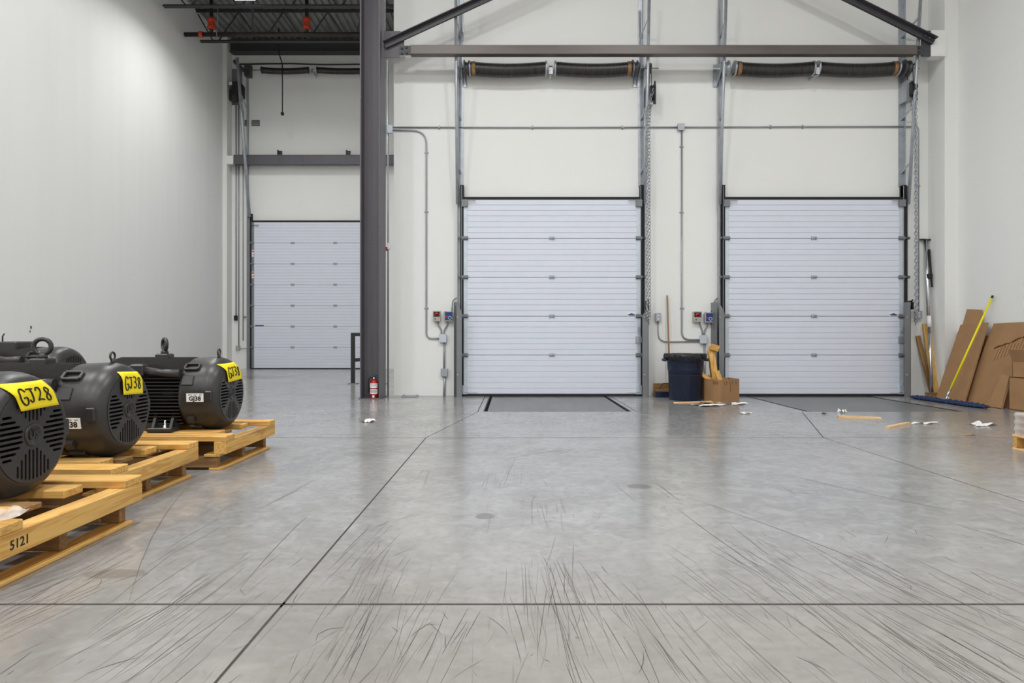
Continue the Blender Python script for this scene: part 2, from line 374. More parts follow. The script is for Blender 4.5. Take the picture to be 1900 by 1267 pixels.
# drag scuffs left by pallets and forks: hair-thin flat marks lying on the slabs
rnd = random.Random(21); scuff = [MB(), MB()]
def scuff_mark(x, y, ang, ln, w, k, bend=0.0):
    n = 5; pts = []
    for i in range(n + 1):
        f = i / n - .5; a = ang + bend * f
        pts.append((x + math.sin(a) * ln * f, y + math.cos(a) * ln * f, w * (.25 + .75 * (1 - abs(2 * f) ** 2))))
    px, py = math.cos(ang), -math.sin(ang); vs_ = []
    for a, b, ww in pts: vs_ += [(a - px * ww / 2, b - py * ww / 2, .0006), (a + px * ww / 2, b + py * ww / 2, .0006)]
    scuff[k].add(vs_, [(2 * i, 2 * i + 1, 2 * i + 3, 2 * i + 2) for i in range(n)])
for _ in range(62):                 # bundles of near-parallel drag lines
    cy = 1.8 + abs(rnd.gauss(0, .55)) if rnd.random() < .88 else rnd.uniform(2.8, 5)
    cx = rnd.uniform(-1.0, 1.05) * cy * .85 + .1; a0 = -.22 * cx / cy + rnd.gauss(0, .09)
    for _ in range(rnd.randint(4, 14)):
        scuff_mark(cx + rnd.gauss(0, .09), cy + rnd.gauss(0, .16), a0 + rnd.gauss(0, .035), rnd.uniform(.08, .55) * (1.7 if rnd.random() < .12 else 1), rnd.uniform(.0009, .0022), rnd.random() < .5, rnd.gauss(0, .03))
for _ in range(420):
    y = 1.7 + 5 * rnd.random() ** 1.6; x = rnd.uniform(-1.6, 1.7) * y * .55 + .1
    scuff_mark(x, y, rnd.gauss(0, .5), rnd.uniform(.015, .16), rnd.uniform(.0008, .003), rnd.random() < .5, rnd.gauss(0, .15))
for (x, y, a, l, b) in ((-1.75, 3.2, -.36, 2.0, .1), (1.35, 3.0, -.35, 1.6, -.1), (.95, 3.0, -.12, 1.1, .05), (-1.05, 2.9, -.06, 1.0, .05), (2.1, 3.9, -.5, 1.4, .2), (-.6, 2.05, .6, .22, 1.9), (1.9, 5.3, -1.0, .9, .3), (.2, 5.2, .9, .7, .2), (2.5, 2.35, 1.2, .8, .1)): scuff_mark(x, y, a, l, .003, 0, b)
for k in (0, 1): tag(scuff[k].build('scuff_marks', ('scuff_dark', 'scuff_grey')[k], fl, fixn=False), kind='stuff')
struct(MB().box((XL - .25, YB - .2, -.3), (XL, 19.0, ZC + .5)).build('wall_left', 'wall_paint_grey'), 'pale grey side wall behind the motors')
struct(MB().box((XL - .25, 19.0, -.3), (-8.376, YF, ZC + .5)).build('trim_1', 'wall_paint'), 'white pilaster in the far left corner')
struct(MB().box((XL - .25, YF, -.3), (XE, YF + .25, ZC + .5)).build('wall_far', 'wall_paint'), 'white far wall of the left bay')
struct(MB().box((XE, YW, -.3), (XR + .25, YW + .25, ZC + .5)).build('wall_dock', 'wall_paint'), 'white wall with two dock doors')
struct(MB().box((XE, YW + .25, -.3), (XE + .25, YF, ZC + .5)).build('wall_return', 'wall_paint'), 'white return wall of the left bay')
struct(MB().box((XR, YB - .2, -.3), (XR + .25, 10.0, ZC + .5)).build('wall_right', 'wall_paint'), 'white side wall behind the cardboard')
struct(MB().box((6.69, 10.0, -.3), (XR + .25, YW, ZC + .5)).build('trim_2', 'wall_paint'), 'white pilaster beside the right dock door')
struct(MB().box((XL - .25, YB - .25, -.3), (XR + .25, YB, ZC + .5)).build('wall_back', 'wall_paint'), 'white wall behind the viewer')
# ribbed steel roof deck, ribs running with the depth of the hall
prof = []; x = XL - .2; p = 0.19
while x < XR + .3:
    prof += [(x, ZC), (x + .07, ZC), (x + .095, ZC + .06), (x + .165, ZC + .06)]; x += p
m = MB(); n = len(prof)
m.add([(a, YB - .2, b) for a, b in prof] + [(a, YF + .2, b) for a, b in prof], [(i, i + 1, n + i + 1, n + i) for i in range(n - 1)])
m.box((XL - .25, YB - .25, ZC + .061), (XR + .25, YF + .25, ZC + .3))
struct(m.build('ceiling', 'deck_metal', fixn=False), 'ribbed galvanised steel roof deck', 'ceiling')

# ------------------------------------------------------------------ high-bay lamps (each carries its own light)
def high_bay(x, y, label, power=1.0, spread=170):
    z = 8.9
    t = thing('high_bay_lamp', label, 'lamp', (x, y, z), group='high bay lamps under the roof deck')
    MB().bevbox((x - .26, y - .62, z + .012), (x + .26, y + .62, z + .07), .012).build('housing', 'lamp_housing', t)
    MB().box((x - .235, y - .59, z), (x + .235, y + .59, z + .012)).build('diffuser', 'lamp_diffuser', t)
    for s in (-1, 1):
        MB().tube([(x, y + s * .5, z + .07), (x, y + s * .5, ZC)], .004, 5).build('hanger', 'galvanised', t)
    ld = bpy.data.lights.new('high_bay_light', 'AREA'); ld.shape = 'RECTANGLE'; ld.size = .5; ld.size_y = 1.2; ld.energy = LAMP_W * power; ld.color = LAMP_COL; ld.spread = math.radians(spread)
    lo = bpy.data.objects.new('light_source', ld); C.objects.link(lo); lo.parent = t; lo.location = (0, 0, -.02)
high_bay(-6.3, 14.68, 'white LED high bay lamp above the far end of the left bay', .6, 145)
for i, y in enumerate((9.4, 3.5, -2.4, -8.3)):
    for k, xx in enumerate((-6.4, -1.7, 3.0)):
        if y > 9 and k: continue
        high_bay(xx + (1.8 if y > 9 else 0), y, 'white LED high bay lamp %s, %s' % (['level with the column', 'ahead of the viewer', 'behind the viewer', 'at the rear'][i], ['by the grey wall', 'in the middle', 'towards the right wall'][k]))

# ------------------------------------------------------------------ steel column, tie beam and braces
col = thing('steel_column', 'purplish grey H section steel column at the end of the dock wall', 'column', (-2.15, 10.02, 0))
cx0, cx1, cy0, cy1 = -2.305, -2.0, 9.8, 10.25
bevel(MB().box((cx0, cy0, 0), (cx0 + .022, cy1, ZC)).build('flange', 'steel_paint', col), .003)
bevel(MB().box((cx1 - .022, cy0, 0), (cx1, cy1, ZC)).build('flange', 'steel_paint', col), .003)
MB().box((cx0 + .022, 10.0, 0), (cx1 - .022, 10.016, ZC)).build('web', 'steel_paint', col)
MB().box((cx0 - .02, cy0 - .02, 0), (cx1 + .02, cy1 + .02, .012)).build('base_plate', 'steel_paint', col)
YG = 9.99
g = MB().prism([(wx(712, YG), wz(107, YG)), (wx(741, YG), wz(107, YG)), (wx(741, YG), wz(84, YG)), (wx(750, YG), wz(84, YG)), (wx(750, YG), wz(74, YG)), (wx(743, YG), wz(58, YG)), (wx(712, YG), wz(58, YG))], YG - .008, YG + .008, 'y')
gp = g.build('gusset_plate', 'steel_paint', col)
for px, py in ((718, 82), (725, 78), (733, 74), (741, 70)):
    c = W(px, py, YG - .02); MB().lathe([(-.032, .012), (-.026, .02), (0, .02)], 6, 'y', c + Vector((0, -.01, 0))).build('bolt', 'steel_dark', gp)
# tie beam
zt0, zt1 = wz(100, 9.93), wz(83, 9.93)
tb = thing('tie_beam', 'brownish grey square steel tube spanning above both dock doors', 'beam', (2.2, 9.99, zt0))
bevel(MB().box((wx(761, 9.93), 9.93, zt0), (wx(1702, 9.93), 10.05, zt1)).build('tube', 'tube_steel', tb), .008, 2)
e = MB().box((wx(741, 9.97), 9.96, zt0 + .0), (wx(765, 9.97), 9.978, zt1)); pl_ = e.build('end_plate', 'steel_dark', tb)
for px, py in ((746, 90), (754, 88), (746, 99), (755, 98)):
    MB().lathe([(-.02, .012), (-.014, .019), (0, .019)], 6, 'y', W(px, py, 9.96)).build('bolt', 'steel_dark', pl_)
pl2 = MB().box((wx(1700, 9.97), 9.96, zt0), (wx(1712, 9.97), 9.978, zt1)).build('end_plate', 'steel_dark', tb)
for py in (88, 98): MB().lathe([(-.02, .012), (-.014, .019), (0, .019)], 6, 'y', W(1706, py, 9.96)).build('bolt', 'steel_dark', pl2)
gr = thing('brace_gusset', 'dark gusset and white bracket on the pilaster, right end of the tie beam', 'bracket', (6.5, 9.99, wz(105, YG)))
MB().prism([(wx(1709, YG), wz(105, YG)), (wx(1726, YG), wz(105, YG)), (wx(1726, YG), wz(57, YG)), (wx(1713, YG), wz(57, YG)), (wx(1709, YG), wz(62, YG))], YG - .008, YG + .008, 'y').build('gusset_plate', 'steel_dark', gr)
MB().box((wx(1726, YG), YG - .02, wz(105, YG)), (6.6905, 10.12, wz(57, YG))).build('bracket', 'wall_paint', gr)
for px, py in ((1716, 67), (1724, 71), (1732, 75)): MB().lathe([(-.02, .012), (-.014, .019), (.0, .019)], 6, 'y', W(px, py, 9.92)).build('bolt', 'steel_dark', gr)
def brace(p, q, label):
    t = thing('roof_brace', label, 'brace', p); d = (q - p).normalized(); up = Vector((0, 1, 0)).cross(d); up = up if up.z > 0 else -up
    for s, nm in ((-1, 'angle'), (1, 'angle')):
        yo = Vector((0, s * .012, 0))
        MB().beam(p + yo + up * .0, q + yo, .012, .085, up).build('angle_leg', 'steel_dark', t)
        MB().beam(p + yo * 4 + up * .04, q + yo * 4 + up * .04, .09, .012, up).build('angle_leg', 'steel_dark', t)
    return t
b0 = W(714, 85, 9.95); b1 = W(900, 0, 9.95); brace(b0, b0 + (b1 - b0) * 2.6, 'dark steel double angle brace rising from the grey column')
b0 = W(1732, 78, 9.95); b1 = W(1575, 0, 9.95); brace(b0, b0 + (b1 - b0) * 2.6, 'dark steel double angle brace rising from the right pilaster')

# ------------------------------------------------------------------ sectional doors
def door_section(x0, x1, z0, z1, yf, ribs, parent, g=0.010):
    # ribbed sheet: profile in (y,z) extruded along x
    pr = []; h = (z1 - z0) / ribs
    for k in range(ribs):
        a = z0 + k * h
        gw = 0.011 if k else 0.010
        pr += [(yf + (g if k else .011), a + .0022), (yf, a + gw * .6), (yf, a + h - gw * .5)]
    pr += [(yf + .011, z1 - .0022)]
    poly = pr + [(yf + .045, z1 - .0015), (yf + .045, z0 + .0015)]
    return MB().prism(poly, x0, x1, 'x').build('panel', 'door_white', parent)
def hinge(x, z, yf, parent, s=1.0, label=None):
    m = MB().box((x - .042 * s, yf - .006, z - .028 * s), (x + .042 * s, yf, z + .028 * s))
    m.tube([(x - .045 * s, yf - .012, z), (x + .045 * s, yf - .012, z)], .011 * s, 6)
    m.box((x - .042 * s, yf - .022, z - .02 * s), (x - .03 * s, yf, z + .02 * s)); m.box((x + .03 * s, yf - .022, z - .02 * s), (x + .042 * s, yf, z + .02 * s))
    return m.build('hinge', 'galvanised', parent)
def roller_bracket(x, z, yf, sgn, parent):
    m = MB().box((x - .05, yf - .008, z - .032), (x + .05, yf, z + .032)); m.box((x - .05, yf - .04, z - .012), (x + .05, yf - .008, z + .012))
    m.tube([(x - sgn * .02, yf - .03, z), (x + sgn * .10, yf - .03, z)], .008, 6)
    m.lathe([(-.01, .024), (.01, .024)], 10, 'x', (x + sgn * .10, yf - .03, z))
    return m.build('roller_bracket', 'guard_grey', parent)

YD = 10.31
def dock_door(num, pxl, pxr, label, sticker_px):
    x0, x1 = wx(pxl, YD), wx(pxr, YD); zb, ztop = wz(731, YD), wz(370, YD)
    d = thing('door_%d' % num, label, 'door', ((x0 + x1) / 2, YD, 0), kind='structure')
    H = (ztop - zb) / 5
    for k in range(5): door_section(x0, x1, zb + k * H, zb + (k + 1) * H, YD, 7, d)
    xm = (x0 + x1) / 2
    for k in range(1, 5): hinge(xm, zb + k * H, YD, d)
    for sgn, xs in ((-1, x0 + .04), (1, x1 - .04)):
        for k in range(5):
            MB().box((xs - .036, YD - .006, zb + k * H + .004), (xs + .036, YD, zb + (k + 1) * H - .004)).build('end_stile', 'galvanised_pale', d)
        for k in range(1, 5): roller_bracket(xs, zb + k * H, YD - .006, sgn, d)
        m = MB().box((xs - .05, YD - .05, ztop - .12), (xs + .045, YD, ztop - .01)).tube([(xs + sgn * .06, YD - .035, ztop - .03), (xs - sgn * .17, YD - .035, ztop - .03)], .006, 6)
        m.build('top_fixture', 'guard_grey', d)
        m = MB().box((xs - .04, YD - .03, zb + .0), (xs + .04, YD, zb + .14)).tube([(xs, YD - .035, zb + .03), (xs - sgn * .19, YD - .035, zb + .03)], .005, 6)
        m.build('bottom_fixture', 'galvanised_pale', d)
        MB().box((xs + sgn * .05 - .025, YD - .01, .0), (xs + sgn * .05 + .03, YW, wz(343, YD))).build('side_seal', 'rubber', d)
    MB().box((x0, YD - .02, .0), (x1, YD + .03, zb + .004)).build('bottom_seal', 'rubber', d)
    MB().box((x0 - .02, YD, ztop), (x1 + .02, YW, ztop + .04)).build('top_seal', 'rubber', d)
    # slide lock on the right stile
    xs = x1 - .045; zl = wz(630, YD)
    lk = MB().box((xs - .05, YD - .03, zl - .05), (xs + .045, YD - .006, zl + .05)).build('slide_lock', 'galvanised', d)
    MB().tube([(xs + .0, YD - .03, zl + .1), (xs - .012, YD - .03, zl + .14), (xs - .012, YD - .03, zl + .2), (xs + .012, YD - .03, zl + .2), (xs + .012, YD - .03, zl + .14)], .006, 6, closed=True).build('pull_handle', 'galvanised', lk)
    # maker's sticker
    sx, sz = wx(sticker_px, YD), wz(583, YD)
    st = MB().cbox((sx, YD - .001, sz), (.13, .003, .06)).build('sticker', 'white_label', d)
    m = MB().prism([(sx - .06, sz - .005), (sx - .02, sz + .006), (sx + .01, sz + .02), (sx + .03, sz + .006), (sx + .06, sz + .0), (sx + .06, sz - .012), (sx - .06, sz - .012)], YD - .004, YD - .0025, 'y')
    m.cbox((sx + .01, YD - .0035, sz - .021), (.09, .002, .008)); m.build('sticker_print', 'ink_blue', st)
    return d, x0, x1, ztop
dL = dock_door(1, 858, 1190, 'white ribbed sectional dock door left of the blue bin', 1171)
dR = dock_door(2, 1343, 1677, 'white ribbed sectional dock door right of the blue bin', 1657)

# high-lift tracks: wall angle, leaning rail and struts
def track(xw, sgn, ytop_px, label, group='door tracks of the dock doors', xr=None, ztop=6.35):
    t = thing('door_track', label, 'door track', (xw, YD, 0), group=group)
    zk = wz(345, YD)
    # perforated wall angle above door
    MB().box((xw - .036, YW - .012, zk), (xw + .036, YW, ztop + .6)).build('wall_angle', 'galvanised', t)
    MB().box((xw + sgn * .04 - .004, YW - .07, zk), (xw + sgn * .04 + .004, YW, ztop + .6)).build('angle_leg', 'galvanised', t)
    # track channel beside the door
    xt = xw + sgn * .02
    MB().box((xt - .035, YD - .02, .02), (xt - .03, YD + .05, zk)).box((xt + .03, YD - .02, .02), (xt + .035, YD + .05, zk)).box((xt - .035, YD + .045, .02), (xt + .035, YD + .05, zk)).build('lower_track', 'galvanised', t)
    # leaning upper rail
    xl = xw + sgn * .052
    p = Vector((xl, YD - .04, zk - .3)); q = Vector((xl, YD - .04 - .31 * (ztop - zk + .3) / 3.2, ztop))
    m = MB(); m.tube([p, p + (q - p) * .5, q], .025, 8); m.build('leaning_rail', 'galvanised', t)
    for fz in (.2, .46, .66, .86):
        b = p + (q - p) * fz
        MB().beam(b, (xw, YW - .01, b.z - .14), .035, .006, (1, 0, 0)).build('strut', 'galvanised', t)
    for zz in (.7, 1.35, 2.0, 2.65):
        MB().box((xt - .02, YD + .05, zz - .03), (xt + .02, YW, zz + .03)).build('jamb_bracket', 'galvanised', t)
    return t
tracks = [(dL[1], -1, 'galvanised track with leaning rail, nearest the grey column'), (dL[2], 1, 'galvanised track with leaning rail, left of the blue bin'),
          (dR[1], -1, 'galvanised track with leaning rail, just right of the blue bin'), (dR[2], 1, 'galvanised track with leaning rail, beside the right pilaster')]
for x, s, lab in tracks: track(x + (0 if s > 0 else -.025), s, 0, lab)
# grey steel track guards at the foot of the doors
for (pa, pb, lab) in ((842, 857, 'grey steel track guard below the conduit boxes'), (1192, 1203, 'grey steel track guard left of the broom'), (1329, 1344, 'grey steel track guard behind the wood scraps'), (1679, 1690, 'grey steel track guard beside the leaning planks')):
    ya = 10.12; xa, xb = wx(pa, ya), wx(pb, ya)
    t = thing('track_guard', lab, 'guard', ((xa + xb) / 2, ya, 0), group='track guards of the dock doors')
    zt = wz(560, ya); s = 1 if pa in (842, 1329) else -1
    xo = xa if s == 1 else xb; xi = xb if s == 1 else xa
    # folded sheet: wing against wall, front face with a slanted top
    fr = [(xo + s * .045, 0), (xi, 0), (xi, zt - .16), (xo + s * .045, zt)] if s == 1 else [(xi, 0), (xo, 0), (xo, zt - .05), (xi, zt - .22)]
    MB().prism(fr, ya, ya + .006, 'y').build('front_face', 'guard_grey', t)
    xo_ = xo if s == 1 else xo - .006
    MB().prism([(ya, 0), (YW, 0), (YW, zt), (ya, zt)], xo_, xo_ + .006, 'x').build('wing', 'guard_grey', t)
    if s == 1: MB().box((xo, ya + .1, 0), (xo + .05, ya + .106, zt)).build('return_face', 'guard_grey', t)
    for zz in (.35, 1.25): MB().lathe([(-.008, .012), (0, .016)], 8, 'y', (xo + s * .06, ya, zz)).build('bolt', 'galvanised', t)

# torsion springs
def springs(pxs, py, Y, label, r=0.105, drum=None, shaft=None, ends='galvanised'):
    (a0, a1), (b0_, b1_) = pxs; z = wz(py, Y); xa0, xa1, xb0, xb1 = [wx(p, Y) for p in (a0, a1, b0_, b1_)]
    t = thing('torsion_spring_set', label, 'spring set', ((xa1 + xb0) / 2, Y, z - r), group='torsion spring sets above the doors')
    s0, s1 = [wx(p, Y) for p in shaft]
    MB().tube([(s0, Y, z), (s1, Y, z)], .014, 8).build('shaft', 'chrome', t)
    for (u, v, tan) in ((xa0, xa1, 0), (xb0, xb1, 1)):
        # sagging coil in a black sleeve
        pts = []; rr = []
        n = 64
        for i in range(n + 1):
            f = i / n; pts.append(Vector((u + (v - u) * f, Y, z - .035 * math.sin(PI * f) ** .8))); rr.append(r * (1.0 + .035 * (-1) ** i) * (1 if 0.02 < f < .98 else .96))
        cs = MB().tube(pts, rr, 16).build('coil_sleeve', 'sleeve_black', t)
        if ends == 'galvanised':
            xt = u + .06 if not tan else v - .06
            MB().lathe([(-.03, r * 1.06), (.03, r * 1.06)], 18, 'x', (xt, Y, z - .006)).build('tan_band', 'sleeve_tan', cs)
        for xx in (u, v):
            MB().lathe([(-.012, .05), (-.012, r * 1.1), (.0, r * 1.14), (.012, r * 1.1), (.012, .05)], 18, 'x', (xx, Y, z)).build('winding_cone', 'galvanised' if ends == 'galvanised' else 'black_plastic', t)
    xm = (xa1 + xb0) / 2
    MB().box((xm - .03, Y - .09, z - .12), (xm + .03, Y - .075, z - .02)).box((xm - .012, Y - .02, z - .12), (xm + .012, YW if Y < 12 else YF, z + .02)).lathe([(-.03, .045), (.03, .045)], 12, 'x', (xm, Y, z)).build('centre_bracket', 'chrome', t)
    return t, z
YS = 10.2
springs(((872, 1013), (1030, 1174)), 127, YS, 'black sleeved torsion springs above the door nearest the column', shaft=(858, 1222))
springs(((1363, 1508), (1517, 1665)), 127, YS, 'black sleeved torsion springs above the door beside the right pilaster', shaft=(1323, 1705))
zs = wz(127, YS)
def bearing(px, sgn, lab, drum):
    x = wx(px, YS); t = thing('bearing_plate', lab, 'bearing plate', (x, YS, zs - .15), group='bearing plates at the spring ends')
    MB().prism([(YS - .09, zs - .03), (YS - .03, zs + .09), (YW - .012, zs + .12), (YW - .012, zs - .22), (YS + .02, zs - .1)], x - .004, x + .004, 'x').build('plate', 'galvanised', t)
    MB().box((x - .06, YW - .018, zs - .22), (x + .06, YW - .012, zs + .14)).build('wall_flange', 'galvanised', t)
    d = MB().lathe([(-.05, .03), (-.045, .125), (-.03, .13), (-.02, .10), (.0, .095), (.02, .085), (.03, .115), (.045, .12), (.05, .03)], 24, 'x', (x - sgn * .075, YS, zs)).build('cable_drum', drum, t)
    return t
bearing(857, -1, 'spring bearing plate and drum nearest the grey column', 'steel_dark')
bearing(1186, 1, 'spring bearing plate and drum above the blue bin side of the left door', 'steel_dark')
bearing(1337, -1, 'spring bearing plate and drum at the left end of the right springs', 'galvanised')
bearing(1689, 1, 'spring bearing plate and drum beside the right pilaster', 'steel_dark')

# ------------------------------------------------------------------ chain hoists
def chain(pts, ll=0.056, r=0.0058):
    m = MB(); pts = [Vector(p) for p in pts]; pos = 0; k = 0
    seg = []; 
    for a, b in zip(pts, pts[1:]): seg.append((a, b, (b - a).length))
    tot = sum(s[2] for s in seg); d = 0
    while d < tot:
        e = d
        for a, b, l in seg:
            if e <= l: break
            e -= l
        c = a + (b - a) * min(e / l, 1); t = (b - a).normalized()
        u = t.orthogonal().normalized(); w = t.cross(u)
        if k % 2: u = w
        ring = [c + t * (ll * .62 * math.cos(q)) + u * (ll * .36 * math.sin(q)) for q in [2 * PI * i / 8 for i in range(8)]]
        m.tube(ring, r, 4, closed=True); d += ll * .95; k += 1
    return m
def hoist(px, py, label, cpx, sgn):
    Y = 10.18; x = wx(px, Y); z = wz(py, Y)
    t = thing('chain_hoist', label, 'chain hoist', (x, Y, wz(605, Y)), group='hand chain hoists of the dock doors')
    MB().box((x - .05, Y + .03, z - .17), (x + .05, YW - .002, z + .15)).build('mounting_plate', 'galvanised', t)
    MB().lathe([(-.03, .03), (-.025, .11), (-.01, .115), (0, .10), (.01, .115), (.025, .11), (.03, .03)], 20, 'x', (x + .02, Y, z)).build('chain_wheel', 'black_plastic', t)
    MB().prism([(Y - .05, z - .2), (Y + .06, z - .16), (Y + .06, z + .13), (Y - .02, z + .18), (Y - .06, z + .05)], x + .055, x + .075, 'x').build('guard', 'black_plastic', t)
    MB().lathe([(-.012, .03), (-.01, .08), (.01, .08), (.012, .03)], 16, 'x', (x, YS, zs)).build('sprocket', 'steel_dark', t)
    MB().tube([(x, YS - .07, zs), (x, Y - .07, z)], .007, 5).tube([(x, YS + .07, zs), (x, Y + .07, z)], .007, 5).build('drive_chain', 'steel_dark', t)
    xa, xb = wx(cpx[0], Y), wx(cpx[1], Y)
    zb = wz(600, Y)
    loop = [(x + .02, Y - .1, z), (xa, Y - .10, z - .3), (xa, Y - .10, zb + .1), ((xa + xb) / 2, Y - .02, zb), (xb, Y + .02, zb + .1), (xb, Y + .06, z - .5), (x + .02, Y + .1, z)]
    chain(loop).build('hand_chain', 'galvanised', t)
    return t
hoist(1207, 172, 'hand chain hoist hanging right of the left dock door', (1198, 1206), 1)
hoist(1690, 165, 'hand chain hoist hanging beside the right pilaster', (1692, 1703), 1)
for px, lab in ((1202, 'black chain keeper on the wall above the outlet'), (1691, 'black chain keeper beside the cargo bar')):
    a = W(px, 560, 10.25)
    o = MB().box((a.x - .012, a.y, a.z - .05), (a.x + .012, YW, a.z + .02)).tube([(a.x, a.y, a.z + .01), (a.x, a.y - .04, a.z + .03)], .012, 6).box((a.x - .01, a.y - .05, a.z - .12), (a.x + .01, a.y + .03, a.z)).build('chain_keeper', 'black_plastic')
    tag(o, lab, 'chain keeper', 'chain keepers')

# ------------------------------------------------------------------ conduits and boxes on the dock wall
YK = YW - .02
def run(pxs, r=0.011, Y=YK, rad=0.22):
    P = [W(a, b, Y) for a, b in pxs]; out = [P[0]]
    for i in range(1, len(P) - 1):
        a, b, c = P[i - 1], P[i], P[i + 1]; d1 = (a - b); d2 = (c - b); q = min(rad, d1.length * .45, d2.length * .45)
        s, e = b + d1.normalized() * q, b + d2.normalized() * q
        for k in range(7):
            f = k / 6; out.append(s * (1 - f) ** 2 + b * 2 * f * (1 - f) + e * f * f)
    out.append(P[-1]); return out
def conduit(pxs, label, r=0.0125, Y=YK, straps=(), rad=0.22):
    t = thing('conduit', label, 'conduit', W(pxs[0][0], pxs[0][1], Y), group='steel conduits on the dock wall')
    MB().tube(run(pxs, r, Y, rad), r, 8).build('pipe', 'conduit_steel', t)
    for px, py, hor in straps:
        c = W(px, py, Y); wall = YW if Y < 12 else YF
        d = (.016, .004, .03) if hor else (.03, .004, .016)
        MB().cbox(c, (.018 if hor else .034, .034, .034 if hor else .018)).cbox((c.x, wall - .003, c.z), (.02 if hor else .07, .006, .07 if hor else .02)).build('strap', 'conduit_steel', t)
    return t
def jbox(px0, px1, py0, py1, label, material='galvanised_pale', depth=.055, Y=YW, screws=True, cat='junction box'):
    a = W(px0, py1, Y - depth); b = W(px1, py0, Y - depth)
    t = thing('junction_box', label, cat, ((a.x + b.x) / 2, Y - depth, a.z))
    bevel(MB().box((a.x, Y - depth, a.z), (b.x, Y, b.z)).build('body', material, t), .004)
    bevel(MB().box((a.x - .003, Y - depth - .004, a.z - .003), (b.x + .003, Y - depth, b.z + .003)).build('cover', material, t), .0015)
    if screws:
        for u in (.12, .88):
            for v in (.12, .88):
                MB().lathe([(-.003, .004), (0, .005)], 6, 'y', (a.x + (b.x - a.x) * u, Y - depth - .004, a.z + (b.z - a.z) * v)).build('screw', 'chrome', t)
    return t, a, b
conduit([(729, 236), (1000, 236.5), (1258, 236)], 'long horizontal steel conduit above the left dock door', straps=[(815, 236, 1), (988, 236.5, 1), (1155, 236, 1)])
conduit([(1270, 236), (1500, 235), (1702, 235)], 'long horizontal steel conduit above the right dock door', straps=[(1430, 235, 1), (1490, 235, 1)])
conduit([(729, 241.5), (791, 242.5), (791, 628), (816, 628)], 'bent steel conduit running down beside the grey column', straps=[(791, 283, 0), (791, 393, 0), (791, 572, 0)])
conduit([(1265, 240), (1265, 630), (1299, 630)], 'bent steel conduit running down behind the broom handle', straps=[(1265, 272, 0), (1265, 394, 0), (1266, 572, 0)])
conduit([(812, 595), (813, 603), (819, 612), (819, 621)], 'short curved conduit below the red marked controller by the left door', rad=.05)
conduit([(831, 595), (830, 603), (824, 612), (824, 621)], 'short curved conduit below the blue controller by the left door', rad=.05)
conduit([(824, 635), (824, 686)], 'straight conduit between the two square boxes', r=.016)
conduit([(825, 697), (824, 737)], 'straight conduit running into the floor below the square boxes', r=.018)
conduit([(1298, 596), (1299, 603), (1303, 613), (1303, 622)], 'short curved conduit below the red marked controller behind the wood scraps', rad=.05)
conduit([(1313, 597), (1312, 604), (1307, 613), (1307, 622)], 'short curved conduit below the blue controller behind the wood scraps', rad=.05)
conduit([(1307, 637), (1307, 738)], 'straight conduit running down behind the cardboard carton', r=.016)
conduit([(1221, 596), (1221, 634), (1299, 633.5)], 'curved conduit from the outlet to the square box behind the bin', r=.0095, rad=.18)
conduit([(1702, 235), (1704.5, 240), (1704.5, 577)], 'thin vertical conduit down to the right outlet', r=.0095, rad=.03, straps=[(1704.5, 345, 0)])
jbox(715, 728, 232, 246, 'square galvanised box at the top of the dock wall beside the column')
jbox(1258, 1270, 229, 241, 'square galvanised box high between the two dock doors', 'galvanised')
jbox(815, 828, 620, 635, 'square pale steel box below the two controllers, left door')
jbox(818, 830, 684, 698, 'square steel box near the floor, left door', 'galvanised')
jbox(1299, 1312, 622, 637, 'square pale steel box below the two controllers behind the bin')
def outlet(px0, px1, py0, py1, label):
    t, a, b = jbox(px0, px1, py0, py1, label, 'galvanised', .06, screws=False, cat='outlet')
    t.name = 'electrical_outlet'
    xm = (a.x + b.x) / 2
    for v in (.3, .7):
        z = a.z + (b.z - a.z) * v
        r = MB().lathe([(-.004, .013), (0, .017)], 12, 'y', (xm, YW - .064, z)).build('socket', 'white_label', t)
        MB().cbox((xm - .006, YW - .0685, z), (.003, .002, .012)).cbox((xm + .006, YW - .0685, z), (.003, .002, .012)).build('slot', 'ink', r)
outlet(1216.5, 1226, 581, 596, 'steel boxed double outlet beside the broom handle')
outlet(1700, 1711, 577, 591, 'steel boxed double outlet above the leaning planks')
